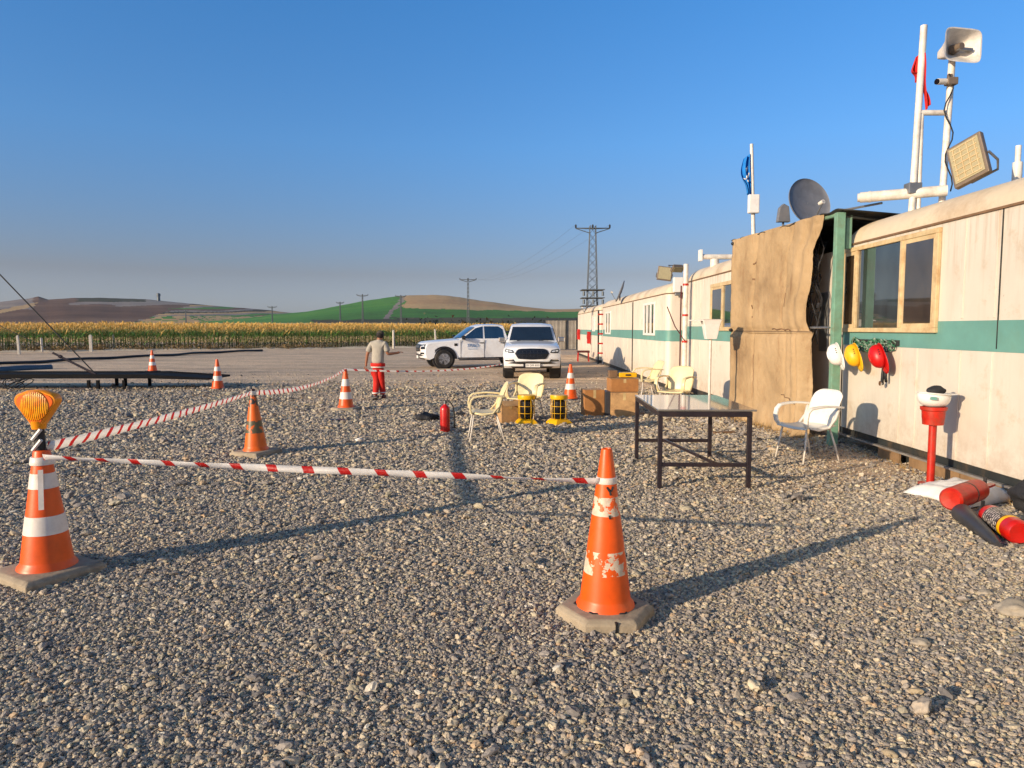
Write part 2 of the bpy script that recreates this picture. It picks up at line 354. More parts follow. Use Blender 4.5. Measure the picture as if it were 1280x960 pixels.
# loose gravel: real stones in the near yard, thinning out with distance
def gravel():
    pts = []
    for y0, y1, dens in ((1.8, 4.2, 15000), (4.2, 7.0, 9000), (7.0, 11.0, 3800), (11.0, 15.0, 1500), (15.0, 20.0, 620), (20.0, 27.0, 160)):
        n = int(dens * (y1 - y0) * (0.85 * (y0 + y1) + 3.6))
        y = rng.uniform(y0, y1, n); wx = 0.85 * y + 1.8
        x = rng.uniform(-1, 1, n) * wx
        k = (x < 4.9 - 0.0 * y) | (y > 16.5)
        pts.append(np.stack([x[k], y[k]], 1))
    p = np.concatenate(pts); n = len(p)
    # worn, thinner patches seen as paler ground
    nv = np.array([mn.noise(Vector((a * 0.33, b * 0.33, 3.0))) for a, b in p])
    keep = rng.uniform(0, 1, n) < np.clip(1.0 - (nv - 0.12) * 2.0 * np.clip((p[:, 1] - 2.0) / 5, 0.25, 1), 0.1, 1)
    ex = np.array([mn.noise(Vector((a * 0.10, b * 0.5, 9.0))) for a, b in p])
    keep &= rng.uniform(0, 1, n) < np.clip(1.0 - (p[:, 1] + 9 * ex - 13.5) / 9.0, 0.04, 1)
    p = p[keep]; nv = nv[keep]; n = len(p)
    far = np.clip((p[:, 1] - 4) / 12, 0, 1)
    s = np.clip(rng.lognormal(math.log(0.0053), 0.40, n), 0.0024, 0.02) * (1 + 2.0 * far)
    big = rng.uniform(0, 1, n) < 0.006; s[big] *= 1.9
    sc = np.stack([s * rng.uniform(0.85, 1.5, n), s * rng.uniform(0.75, 1.1, n), s * rng.uniform(0.45, 0.75, n)], 1)
    z = sc[:, 2] * rng.uniform(0.2, 1.5, n)
    rot = np.stack([rng.normal(0, 0.3, n), rng.normal(0, 0.3, n), rng.uniform(0, 6.28, n)], 1)
    me = bpy.data.meshes.new('gravel'); me.vertices.add(n)
    me.vertices.foreach_set('co', np.stack([p[:, 0], p[:, 1], z], 1).astype(np.float32).ravel())
    for nm, arr in (('scl', sc), ('rot', rot)):
        a = me.attributes.new(nm, 'FLOAT_VECTOR', 'POINT'); a.data.foreach_set('vector', arr.astype(np.float32).ravel())
    o = bpy.data.objects.new('gravel', me); C.objects.link(o); tag(o, kind='stuff'); tag(o, 'loose grey and tan gravel spread over the near yard', 'gravel')
    t = NT('gravel stones'); oi = t.n('ShaderNodeObjectInfo')
    k = t.ramp(oi.outputs['Random'], [(0.0, lin((96, 92, 90))), (0.22, lin((128, 120, 114))), (0.45, lin((150, 141, 132))), (0.62, lin((168, 152, 132))),
                                      (0.80, lin((184, 172, 148))), (0.9, lin((140, 130, 108))), (0.965, lin((178, 150, 120))), (1.0, lin((192, 186, 174)))])
    v = t.coord(); k = t.mix(0.4, k, t.ramp(t.noise(v, 2.5, 6, 0.7), [(0.3, (0.5, 0.5, 0.5)), (0.7, (1, 1, 1))]), 'MULTIPLY')
    k = t.mix(1.0, k, (1.34, 1.33, 1.28, 1), 'MULTIPLY')
    t.col(k); t.set(Roughness=0.8); t.bump(t.noise(v, 4, 5), 0.4, 0.002)
    ng = bpy.data.node_groups.new('scatter stones', 'GeometryNodeTree')
    ng.interface.new_socket('Geometry', in_out='INPUT', socket_type='NodeSocketGeometry')
    ng.interface.new_socket('Geometry', in_out='OUTPUT', socket_type='NodeSocketGeometry')
    N = ng.nodes.new; L = ng.links.new
    gi = N('NodeGroupInput'); go = N('NodeGroupOutput'); join = N('GeometryNodeJoinGeometry')
    for i in range(7):
        ico = N('GeometryNodeMeshIcoSphere'); ico.inputs['Radius'].default_value = 1; ico.inputs['Subdivisions'].default_value = 2 if i % 2 else 3
        sp = N('GeometryNodeSetPosition'); no = N('ShaderNodeTexNoise'); no.noise_dimensions = '4D'
        no.inputs['W'].default_value = i * 3.7 + 1; no.inputs['Scale'].default_value = 1.0; no.inputs['Detail'].default_value = 1.6
        sub = N('ShaderNodeVectorMath'); sub.operation = 'SUBTRACT'; sub.inputs[1].default_value = (0.5, 0.5, 0.5)
        ml = N('ShaderNodeVectorMath'); ml.operation = 'SCALE'; ml.inputs['Scale'].default_value = 2.15
        L(no.outputs['Color'], sub.inputs[0]); L(sub.outputs[0], ml.inputs[0]); L(ml.outputs[0], sp.inputs['Offset'])
        L(ico.outputs['Mesh'], sp.inputs['Geometry'])
        sm = N('GeometryNodeSetShadeSmooth'); sm.inputs['Shade Smooth'].default_value = i not in (1, 3, 5); L(sp.outputs[0], sm.inputs[0])
        ma = N('GeometryNodeSetMaterial'); ma.inputs['Material'].default_value = t.m; L(sm.outputs[0], ma.inputs[0])
        ti = N('GeometryNodeGeometryToInstance'); L(ma.outputs[0], ti.inputs[0]); L(ti.outputs[0], join.inputs[0])
    iop = N('GeometryNodeInstanceOnPoints'); L(gi.outputs[0], iop.inputs['Points']); L(join.outputs[0], iop.inputs['Instance'])
    iop.inputs['Pick Instance'].default_value = True
    def attr(nm):
        a = N('GeometryNodeInputNamedAttribute'); a.data_type = 'FLOAT_VECTOR'; a.inputs['Name'].default_value = nm; return a.outputs['Attribute']
    e2r = N('FunctionNodeEulerToRotation'); L(attr('rot'), e2r.inputs[0]); L(e2r.outputs[0], iop.inputs['Rotation']); L(attr('scl'), iop.inputs['Scale'])
    rv = N('FunctionNodeRandomValue'); rv.data_type = 'INT'
    for skt in rv.inputs:
        if skt.type == 'INT' and skt.name == 'Min': skt.default_value = 0
        if skt.type == 'INT' and skt.name == 'Max': skt.default_value = 6
    io = [q for q in rv.outputs if q.type == 'INT'][0]; L(io, iop.inputs['Instance Index'])
    L(iop.outputs[0], go.inputs[0])
    md = o.modifiers.new('scatter', 'NODES'); md.node_group = ng
    print('stones', n)
gravel()

# scattered larger rocks
for px, py, r, lab in ((1268, 768, 0.085, 'large flat grey-brown rock at the right edge of the gravel'), (1231, 744, 0.035, 'small tan rock left of the large flat one'),
                       (1151, 806, 0.036, 'pale grey rock right of the near cone, lowest of the loose rocks there'), (230, 862, 0.022, 'lone grey rock on the gravel below the lamp-topped cone'),
                       (450, 552, 0.055, 'white lump on the gravel between the worn cone and the standing extinguisher'), (993, 640, 0.03, 'small white rock on the gravel in front of the white chair'),
                       (1085, 741, 0.03, 'reddish tan rock in the middle of the right foreground')):
    p = gr(px, py); o = MB().blob((0, 0, 0), r, px * 0.01, 0.5, 3, (1.25, 1, 0.55), 1.6).build('rock', 'plastic_white' if px == 450 else 'stone', smooth='all')
    o.location = (p.x, p.y, r * 0.35); tag(o, lab, 'rock')

# low pale bank along the field side of the yard
def bank():
    A = Vector((-75, 34.0)); B = Vector((40, 81.0)); n = 240; mb = MB()
    d = (B - A).normalized(); q = Vector((-d.y, d.x))
    def fn(u, v):
        p = A + (B - A) * u + q * (v - 0.5) * 1.6
        return (p.x, p.y, 0.16 * math.sin(math.pi * v) * (0.8 + 0.6 * mn.noise(Vector((p.x * 0.6, p.y * 0.6, 0)))) - 0.01)
    mb.grid(fn, n, 8)
    M['bank'] = mat('pale dust bank', (206, 190, 166), 0.95, scale=1.5, bs=8, bump=0.6, bd=0.05)
    tag(mb.build('earth_bank', 'bank', smooth='all'), kind='structure')
bank()

# farmland behind the corn: a stubble field climbing gently
def farmland():
    mb = MB()
    def fn(u, v):
        y = 84 + (330 - 84) * v; x = (-1.0 + 2.0 * u) * 380
        return (x, y, 0.01 + 4.4 * smooth01((y - 84) / 300) + 0.25 * mn.noise(Vector((x * 0.02, y * 0.02, 0))) * (v > 0))
    mb.grid(fn, 60, 24)
    t = NT('golden stubble'); v = t.coord()
    k = t.ramp(t.noise(t.mapping(v, (0.02, 0.25, 1)), 1, 6), [(0.3, lin((214, 164, 92))), (0.7, lin((236, 192, 118)))])
    t.col(k); t.set(Roughness=0.95); t.bump(t.noise(v, 1.5, 5), 0.8, 0.2); M['stubble'] = t.m
    tag(mb.build('stubble_field', 'stubble', smooth='all'), kind='structure')
farmland()

# hills, each with its own ridge line, real depth behind and in front of the ridge
def field_mat(name, cols, sc=0.02, streaks=(0.3, 1.0, 1.0)):
    t = NT(name); v = t.coord()
    k = t.ramp(t.noise(t.mapping(v, streaks), sc, 8, 0.62), [(0.32 + 0.36 * i / (len(cols) - 1), lin(c)) for i, c in enumerate(cols)])
    fine = t.ramp(t.noise(v, sc * 9, 6, 0.8), [(0.3, (0.72, 0.72, 0.72)), (0.7, (1.1, 1.1, 1.1))])
    k = t.mix(0.8, k, fine, 'MULTIPLY')
    t.col(k); t.set(Roughness=0.97); t.bump(t.noise(v, sc * 20, 6), 0.5, 1.0); return t.m
M['soil'] = field_mat('ploughed brown soil', [(76, 52, 40), (98, 70, 54), (118, 92, 72)])
M['grey_soil'] = field_mat('grey fallow', [(112, 102, 102), (136, 124, 116), (150, 140, 126)])
M['stubble_far'] = field_mat('far stubble', [(166, 134, 92), (186, 154, 108), (176, 138, 96)])
M['crop'] = field_mat('green crop', [(48, 98, 34), (60, 122, 42), (86, 138, 50)])
M['scrub'] = field_mat('dark scrub ground', [(40, 46, 34), (58, 60, 40), (84, 76, 52)], 0.08)
def interp(pts, x):
    for (a, p), (b, q) in zip(pts, pts[1:]):
        if x <= b: return p + (q - p) * max(0, (x - a)) / (b - a)
    return pts[-1][1]
def hill(name, ridge, Yf, Yr, Yb, zone, x0, x1, nx=900, ny=110, base=3.6, mats=()):
    mb = MB(); vs = []; fs = []; mi = []
    for i in range(nx + 1):
        px = x0 + (x1 - x0) * i / nx; h0 = EYE + (409.5 - interp(ridge, px) + 0.35 * mn.noise(Vector((px * 0.09, 0, Yr)))) / F * Yr; u = (px - 640) / F
        hs = EYE + (409.5 - sum(interp(ridge, px + q) for q in range(-90, 91, 15)) / 13) / F * Yr
        for j in range(ny + 1):
            t = j / ny; h = hs + (h0 - hs) * smooth01((t - 0.35) / 0.35)
            if t < 0.7:
                k = t / 0.7; y = Yf + (Yr - Yf) * k; z = base * 0.3 + (h - base * 0.3) * math.sin(k * math.pi / 2) ** 1.25
            else:
                k = (t - 0.7) / 0.3; y = Yr + (Yb - Yr) * k; z = h * (1 - 0.75 * smooth01(k))
            z += mn.noise(Vector((px * 0.03, y * 0.012, 5))) * 0.02 * h * (1 if t < 0.65 else 0.3)
            vs.append((u * Yr * (0.55 + 0.45 * y / Yr) if False else u * y, y, z - 0.3 * (j == 0) * base))
    for i in range(nx):
        for j in range(ny):
            a = i * (ny + 1) + j; fs.append((a, a + ny + 1, a + ny + 2, a + 1))
            cx = x0 + (x1 - x0) * (i + 0.5) / nx + 5 * mn.noise(Vector((i * 0.05, j * 0.4, 2))); yy = 0.25 * sum(vs[q][1] for q in fs[-1]); zz = 0.25 * sum(vs[q][2] for q in fs[-1])
            mi.append(zone(cx, 409.5 - (zz - EYE) / yy * F + 0.8 * mn.noise(Vector((i * 0.03, j * 0.1, 7))), j / ny))
    mb.v = vs; mb.f = fs; mb.mi = mi
    return tag(mb.build(name, list(mats), smooth='all', fix=False), kind='structure')
HM = ('soil', 'grey_soil', 'stubble_far', 'crop', 'scrub')
lridge = [(-500, 392), (-200, 386), (0, 379), (20, 376), (38, 374), (52, 371), (64, 376), (80, 374.5), (105, 373), (150, 373.5), (190, 375), (225, 379), (260, 382), (300, 385), (340, 388), (400, 395), (470, 400), (560, 403)]
def lz(px, py, t):
    n = 6 * mn.noise(Vector((px * 0.02, py * 0.3, 0)))
    if px < 48 and py > 380 + (48 - px) * 0.22 - 3 and py < 384 + (48 - px) * 0.22 - 3: return 2
    if px < 45: return 1 if py < 386 + n * 0.4 else 0
    if py < 376.5 and 100 < px < 185: return 4
    px += (py - 385) * 3.5 + 3 * n
    if px > 232 and py > 394: return 2 if (int((px + 20 * n) / 17) % 3) else 3
    if px > 225: return (1, 4, 2, 1, 3, 0)[int((py * 0.55 + px * 0.012 + n * 0.12)) % 6]
    if py < 381 + n: return 1 if px > 75 else 0
    return 0
hill('hill', lridge, 420, 900, 1500, lz, -500, 560, mats=HM)
rridge = [(250, 402), (300, 399), (340, 393), (385, 390), (420, 383.5), (460, 375.5), (495, 370.5), (515, 369), (548, 369), (575, 371.5), (600, 376), (625, 379), (655, 384), (690, 388), (722, 386.5), (800, 384), (900, 380), (1050, 382), (1300, 386), (1700, 395)]
def rz_(px, py, t):
    n = mn.noise(Vector((px * 0.05, py * 0.2, 1)))
    if px < 392 and py > 396: return 3
    if 504 + (387 - py) * 0.3 - 5 * n < px < 660 and py < 384.5 + (px - 515) * 0.028 + n * 1.5: return 2
    if abs(px - (495 + (384 - py) * 0.9)) < 3.2 and py < 398: return 1
    if px > 660 and py < 388.5 + n: return 2
    if py > 398.5 + n * 1.2: return 4
    if py > 396.3 and px > 505 + 30 * n: return 4
    return 3
hill('hill', rridge, 340, 600, 1100, rz_, 250, 1700, nx=1100, mats=HM)

# a hedge of dark bushes at the foot of the green hill, seen as one mass
def bush_row(name, a, b, n, h, m, dep=6, label='', cat='hedge'):
    mb = MB()
    for i in range(n):
        f = rng.uniform(); p = Vector(a).lerp(Vector(b), f) + Vector((rng.normal() * 0.5, rng.uniform(0, dep), 0))
        s = h * rng.uniform(0.5, 1.1)
        for k in range(14):
            c = p + Vector((rng.normal() * s * 0.5, rng.normal() * s * 0.4, abs(rng.normal()) * s * 0.45 + 0.1)); q = rng.uniform(0.12, 0.3) * s
            ax = Vector(rng.normal(size=3)).normalized(); bx = ax.orthogonal().normalized()
            mb.add([c, c + ax * q, c + ax * q * 0.6 + bx * q * 0.7, c + bx * q], [(0, 1, 2, 3)])
    o = mb.build(name, m, fix=False); tag(o, label, cat, kind='stuff'); return o
M['bush'] = mat('bush leaves', (62, 70, 40), 0.8, var=0.5, scale=0.3, bump=0)
M['bush_dry'] = mat('dry brush', (150, 122, 78), 0.9, var=0.4, scale=0.5, bump=0)
bush_row('hedge', (-26, 175, 1.0), (95, 195, 1.0), 420, 2.6, 'bush', 10, 'dark bushes in a long row below the green hill', 'hedge')
bush_row('brush', (-9, 92, 0.0), (22, 98, 0.0), 260, 1.9, 'bush_dry', 14, 'dry brown brush behind the two white pickups', 'brush')
bush_row('brush', (-62, 38.4, 0.0), (-15, 57.9, 0.0), 420, 0.42, 'bush_dry', 0.8, 'low dry brush along the foot of the corn at left', 'brush')

# corn field
def corn():
    def leaf(P, ang, L, up, wid, droop, nseg=4):
        vs = []; fs = []; d = Vector((math.cos(ang), math.sin(ang), 0)); s = Vector((-d.y, d.x, 0))
        for i in range(nseg + 1):
            t = i / nseg; c = P + d * L * t + Vector((0, 0, up * t - droop * t * t)); ww = wid * (1 - t) ** 0.6 * (0.5 + t if t < 0.5 else 1)
            vs += [c + s * ww, c - s * ww]
        for i in range(nseg): fs.append((2 * i, 2 * i + 1, 2 * i + 3, 2 * i + 2))
        return vs, fs
    def template(seed, h=2.0):
        r = random.Random(seed); mb = MB(); mb.cur = 0; mb.cyl((0, 0, 0), (r.uniform(-.05, .05), 0, h * 0.9), 0.02, 0.012, 4, False)
        for i in range(11):
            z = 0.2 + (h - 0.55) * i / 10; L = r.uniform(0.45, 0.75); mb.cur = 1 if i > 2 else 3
            if i > 8: mb.cur = 2
            mb.add(*leaf(Vector((0, 0, z)), i * 2.6 + r.uniform(-.6, .6), L, r.uniform(0.3, 0.55), 0.045, r.uniform(0.35, 0.75)))
        mb.cur = 2
        for k in range(7):
            a = r.uniform(0, 6.28); q = r.uniform(0.04, 0.16)
            mb.add(*leaf(Vector((0, 0, h - 0.22)), a, q, r.uniform(0.2, 0.34), 0.022, 0.06, 2))
        return np.array(mb.v, dtype=np.float32), mb.f, np.array(mb.mi, dtype=np.int32)
    T = [template(i) for i in range(9)]
    A = np.array([-62.0, 39.2]); d = np.array([0.922, 0.387]); d /= np.linalg.norm(d); q = np.array([-d[1], d[0]])
    V = []; Lp = []; LT = []; MI = []; off = 0
    for row in range(34):
        step = 0.27 if row < 8 else 0.42
        n = int(86 / step)
        for i in range(n):
            p = A + d * (i * step + rng.normal() * 0.05) + q * (row * 0.72 + rng.normal() * 0.06)
            if p[0] > 0.02 * p[1] + 14: continue
            v, f, mi = T[rng.integers(9)]; a = rng.uniform(0, 6.28); s = rng.uniform(0.86, 1.1); c, sn = math.cos(a) * s, math.sin(a) * s
            hs = s * (1 + 0.07 * mn.noise(Vector((p[0] * 0.15, p[1] * 0.15, 0))))
            keep = range(len(f)) if row < 5 else [k for k in range(len(f)) if v[f[k][0]][2] > 1.0]
            w_ = np.stack([v[:, 0] * c - v[:, 1] * sn + p[0], v[:, 0] * sn + v[:, 1] * c + p[1], v[:, 2] * hs], 1)
            V.append(w_)
            for k in keep: Lp += [x + off for x in f[k]]
            LT += [4] * len(keep); MI.append(mi[list(keep)]); off += len(v)
    V = np.concatenate(V).astype(np.float32); MI = np.concatenate(MI).astype(np.int32); LT = np.array(LT, dtype=np.int32)
    me = bpy.data.meshes.new('corn_field'); me.vertices.add(len(V)); me.vertices.foreach_set('co', V.ravel())
    me.loops.add(len(Lp)); me.loops.foreach_set('vertex_index', np.array(Lp, dtype=np.int32))
    me.polygons.add(len(LT)); me.polygons.foreach_set('loop_start', np.concatenate([[0], np.cumsum(LT)[:-1]]).astype(np.int32))
    me.polygons.foreach_set('material_index', MI)
    M['corn_stalk'] = mat('corn stalk', (120, 120, 62), 0.8, scale=0.5, bump=0)
    M['corn_leaf'] = mat('corn leaf', (90, 138, 44), 0.6, var=0.35, scale=0.35, bump=0)
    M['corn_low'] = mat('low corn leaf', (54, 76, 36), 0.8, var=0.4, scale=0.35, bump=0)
    for k in ('corn_stalk', 'corn_leaf', 'tassel', 'corn_low'): me.materials.append(M[k])
    me.update(calc_edges=True); me.validate()
    o = bpy.data.objects.new('corn_field', me); C.objects.link(o); tag(o, 'tall ripening corn with golden tassels behind the yard', 'corn', kind='stuff')
    print('corn faces', len(LT))
corn()

# white fence posts in front of the corn
PL = ['leftmost white fence post before the corn', 'second white fence post from the left, before the corn', 'third white fence post from the left, before the corn',
      'thickest white fence post, fourth from the left before the corn', 'fifth white fence post from the left, right of the thickest',
      'white fence post just right of the walking person, before the corn', 'white fence post just above the bonnet of the left pickup']
fp = None
for i, (px, yt, yb) in enumerate(((24, 420, 443), (53, 423, 440), (85, 422, 437), (114, 419, 440), (143, 419, 438), (492, 413, 436), (545, 412, 436))):
    p = gr(px, yb); h = at(px, yt, p.y).z
    o = MB().box((0, 0, h / 2), (0.13 if i != 3 else 0.19, 0.13, h)).box((0, 0, h + 0.02), (0.09, 0.09, 0.05)).build('fence_post', 'post_white', bevel=0.015)
    o.location = (p.x, p.y, 0); o.rotation_euler = (0, R(rng.uniform(-3, 3)), rng.uniform(0, 1)); tag(o, PL[i], 'fence post', 'white fence posts before the corn')

# grey corrugated sheet fence at the far end of the yard
sf = thing('sheet_fence', 'tall grey corrugated sheet fence behind the right pickup and trailers', 'fence', (2.4, 55, 0))
mb = MB(); n = 300; L = 8.2
vs = [(i / n * L, 0.018 * math.sin(i * 1.9), z) for i in range(n + 1) for z in (0.05, 2.25)]
mb.add(vs, [(2 * i, 2 * i + 2, 2 * i + 3, 2 * i + 1) for i in range(n)]); mb.build('sheet', 'corrugated', sf, solid=0.004)
for x in (0, 1.75, 2.6, 4.2, 6.2, 8.2): MB().box((x, -0.09, 1.15), (0.09, 0.07, 2.3)).build('post', 'skirt', sf)

# distant lattice pylons, poles and tower
def lattice_tower(px, ytop, ybase, Y, arm, lab, wide=True, name='power_pylon', cat='pylon', boxes=False, r=0.045):
    top = at(px, ytop, Y); h = top.z; b = h * 0.055 if wide else h * 0.022; tp = b * 0.45
    o = thing(name, lab, cat, (top.x, Y, 0)); mb = MB()
    n = 14
    def w(z): return b + (tp - b) * z / h
    for sx in (-1, 1):
        for sy in (-1, 1): mb.cyl((sx * w(0), sy * w(0), 0), (sx * w(h), sy * w(h), h), r, r * 0.8, 5)
    for i in range(n):
        z0 = h * i / n; z1 = h * (i + 1) / n
        for s in (-1, 1):
            for a, c in ((1, -1), (-1, 1)):
                mb.cyl((a * w(z0), s * w(z0), z0), (c * w(z1), s * w(z1), z1), r * 0.55, n=4)
                mb.cyl((s * w(z0), a * w(z0), z0), (s * w(z1), c * w(z1), z1), r * 0.55, n=4)
    mb.build('lattice', 'lattice', o)
    ca = MB(); za = h * 0.975
    for s in (-1, 1):
        ca.cyl((0, s * tp, za), (-arm / 2, 0, za + 0.05), r * 1.1, n=5).cyl((0, s * tp, za), (arm / 2, 0, za + 0.05), r * 1.1, n=5)
        ca.cyl((s * tp, 0, za - h * 0.04), (s * arm / 2, 0, za), r, n=5)
    ca.build('crossarm', 'lattice', o)
    for x in (-arm / 2, 0, arm / 2):
        MB().lathe([(0.03, 0), (0.16, 0.05), (0.08, 0.14), (0.16, 0.22), (0.08, 0.32), (0.15, 0.4), (0.04, 0.55)], 10, (x, 0, za + 0.02)).build('insulator', 'skirt', o, smooth=True)
    if boxes:
        bb = MB()
        for zz in (h * 0.30, h * 0.37, h * 0.44): bb.box((0, 0, zz), (b * 3.6, b * 3.6, 0.12))
        for sx in (-1, 0, 1):
            for zz in (h * 0.335, h * 0.405): bb.cyl((sx * b * 1.5, -b * 1.6, zz - 0.3), (sx * b * 1.5, -b * 1.6, zz + 0.3), 0.16, n=8)
        bb.build('switch_platform', 'lattice', o)
    return o, [Vector((top.x + x, Y, za + 0.55)) for x in (-arm / 2, 0, arm / 2)]
p1, w1 = lattice_tower(741, 282, 420, 100, 4.7, 'tall grey lattice pylon with one crossarm rising behind the far trailers', boxes=True, r=0.06)
p2, w2 = lattice_tower(585, 348, 410, 230, 5.2, 'slim lattice pylon rising above the left pickup', False, r=0.1)
p3, w3 = lattice_tower(453, 368, 404, 300, 4.6, 'small distant pylon on the green slope, second from the left there', False, r=0.1)
p4, w4 = lattice_tower(425, 377.5, 404, 380, 4.0, 'smallest distant pylon on the green slope, left of the other', False, r=0.13)
p5, w5 = lattice_tower(501, 369, 404, 320, 4.6, 'distant pylon before the summit of the green hill', False, r=0.12)
p6, w6 = lattice_tower(340, 383, 404, 420, 5.2, 'faint distant pylon between the brown hill and the green hill', False, r=0.13)
p7, w7 = lattice_tower(232, 388, 404, 380, 2.6, 'short distant pylon before the foot of the brown hill', False, r=0.11)
def wire(name, a, b, sag, r, lab, m='lattice', group=None, n=26, cat='wire'):
    pts = [a.lerp(b, i / n) - Vector((0, 0, sag * 4 * (i / n) * (1 - i / n))) for i in range(n + 1)]
    o = MB().tube([p - a for p in pts], r, 5).build(name, m); o.location = a; return tag(o, lab, cat, group)
for i, nm in enumerate(('left', 'middle', 'right')):
    wire('power_line', w1[i], w2[i], 3.2, 0.011, 'faint power line strung from the %s insulator of the tall pylon' % nm, group='power lines between the two pylons')
pt = at(198, 367, 780); o = MB().lathe([(1.9, 20), (1.6, pt.z - 3), (2.0, pt.z - 2.6), (2.0, pt.z), (0.1, pt.z + 0.6)], 14).build('tower', 'lattice', smooth=True)
o.location = (pt.x, 780, 0); tag(o, 'small round tower standing on the brown hill', 'tower')

# ================================================================ trailers
def rrect(x0, x1, y0, y1, r, n=6):
    P = []
    for cx, cy, a0 in ((x1 - r, y0 + r, -90), (x1 - r, y1 - r, 0), (x0 + r, y1 - r, 90), (x0 + r, y0 + r, 180)):
        for k in range(n + 1):
            a = R(a0 + 90 * k / n); P.append((cx + r * math.cos(a), cy + r * math.sin(a)))
    return P
def loft(mb, rings, cap_b=True, cap_t=True):
    n = len(rings[0]); vs = [p for rg in rings for p in rg]
    fs = [(i * n + k, i * n + (k + 1) % n, (i + 1) * n + (k + 1) % n, (i + 1) * n + k) for i in range(len(rings) - 1) for k in range(n)]
    if cap_b: fs.append(tuple(range(n))[::-1])
    if cap_t: fs.append(tuple(range((len(rings) - 1) * n, len(rings) * n)))
    return mb.add(vs, fs)
def window(parent, X, y0, y1, z0, z1, panes, fr=0.07, mats=None, fm='frame_wood'):
    """frame standing proud of the wall face at X, a dark recess pane in each opening"""
    o = MB(); a = X - 0.022
    W_ = y1 - y0; cuts = [0.0] + panes + [1.0]
    o.box((a, (y0 + y1) / 2, z0 + fr / 2), (0.045, W_, fr)).box((a, (y0 + y1) / 2, z1 - fr / 2), (0.045, W_, fr))
    for i, c in enumerate(cuts):
        yy = y0 + W_ * c; yy = yy + fr / 2 if i == 0 else yy - fr / 2 if i == len(cuts) - 1 else yy
        o.box((a - 0.001, yy, (z0 + z1) / 2), (0.042, fr, z1 - z0 - 2 * fr))
    f = o.build('window', fm, parent, bevel=0.006)
    for i in range(len(cuts) - 1):
        b0 = y0 + W_ * cuts[i] + fr * (1 if i == 0 else 0.5); b1 = y0 + W_ * cuts[i + 1] - fr * (1 if i == len(cuts) - 2 else 0.5)
        g_ = 'glass' if not mats or mats[i] == 0 else 'glass_curtain'
        dd = 0.012 if g_ == 'glass' else 0.026
        MB().box((X - dd, (b0 + b1) / 2, (z0 + z1) / 2), (0.006, b1 - b0, z1 - z0 - 2 * fr)).build('pane', g_, f)
        if g_ == 'glass_curtain':
            s_ = MB(); zz = z0 + fr; z9 = z1 - fr; t_ = 0.05
            for q, d_ in (((b0 + b1) / 2, zz + t_ / 2), ((b0 + b1) / 2, z9 - t_ / 2)): s_.box((X - 0.02, q, d_), (0.024, b1 - b0, t_))
            for q in (b0 + t_ / 2, b1 - t_ / 2): s_.box((X - 0.02, q, (zz + z9) / 2), (0.0236, t_, z9 - zz - 2 * t_))
            s_.build('sash', 'frame_wood', f)
    return f
def trailer(lab, X, y0, y1, zb, zt, wm, windows=(), seams=(), depth=3.0, rr=0.42, band=(1.42, 1.73), drip=()):
    t = thing('site_trailer', lab, 'trailer', (X, y0, 0)); D = y1 - y0; x0, x1 = 0.0, depth
    mb = MB(); loft(mb, [[(x, y, z) for x, y in rrect(x0, x1, 0, D, 0.16)] for z in (zb, 0.9, zt)]); mb.build('wall', wm, t, smooth=True)
    rings = []
    for k in range(9):
        a = k / 8 * math.pi / 2; ins = rr * (1 - math.cos(a)); rings.append([(x, y, zt + 0.004 + rr * math.sin(a) * 0.8) for x, y in rrect(x0 + ins, x1 - ins, ins, D - ins, 0.16)])
    rings.insert(0, [(x, y, zt + 0.004) for x, y in rrect(x0, x1, 0, D, 0.16)])
    rings.append([(x, y, zt + rr * 0.8 + 0.03) for x, y in rrect(x0 + rr + 0.5, x1 - rr - 0.5, rr + 0.5, D - rr - 0.5, 0.1)])
    mb = MB(); loft(mb, rings, False); mb.build('roof', 'roof', t, smooth=True)
    mb = MB(); loft(mb, [[(x, y, z) for x, y in rrect(x0 - e, x1 + e, -e, D + e, 0.16)] for z, e in ((zt - 0.006, 0.0), (zt - 0.006, 0.02), (zt + 0.018, 0.02), (zt + 0.018, 0.0))], False, False)
    mb.build('drip_rail', 'wood', t)
    mb = MB(); loft(mb, [[(x, y, z) for x, y in rrect(x0 - e, x1 + e, -e, D + e, 0.16)] for z, e in ((band[0], -0.01), (band[0], 0.004), (band[1], 0.004), (band[1], -0.01))], False, False)
    mb.build('painted_band', 'band', t, smooth=True)
    for s in seams:
        mb = MB(); mb.box((x0 - 0.003, s - y0, (zb + band[0]) / 2 - 0.002), (0.01, 0.03, band[0] - zb - 0.01)); mb.box((x0 - 0.003, s - y0, (zt + band[1]) / 2), (0.01, 0.03, zt - band[1] - 0.05)); mb.build('panel_seam', wm, t, bevel=0.003)
    mb = MB()
    for s in drip: mb.box((x0 - 0.003, s - y0, (zt + 1.45) / 2), (0.012, 0.012, zt - 1.45))
    if drip: mb.build('joint_strip', 'skirt', t)
    mb = MB(); mb.box((0.09, D / 2, zb - 0.07), (0.10, D - 0.1, 0.136)); mb.box((depth - 0.1, D / 2, zb - 0.07), (0.1, D - 0.1, 0.136)); mb.build('chassis_beam', 'skirt', t, bevel=0.01)
    for wn in windows: 
        f = window(t, 0.0, wn[0] - y0, wn[1] - y0, wn[2], wn[3], wn[4], fr=wn[5] if len(wn) > 5 else 0.07, mats=wn[6] if len(wn) > 6 else None, fm='frame_wood' if y0 < 15 else 'plastic_white')
    return t
t1 = trailer('nearest long cream trailer with a teal band, dirty roof and three-pane window', 4.75, -2.5, 10.34, 0.24, 2.81, 'wall',
             windows=[(7.96, 10.27, 1.60, 2.765, [0.325, 0.815], 0.058, [1, 0, 1])], seams=(7.55, 8.35, 8.7, 7.05, 6.3), drip=(6.98,))
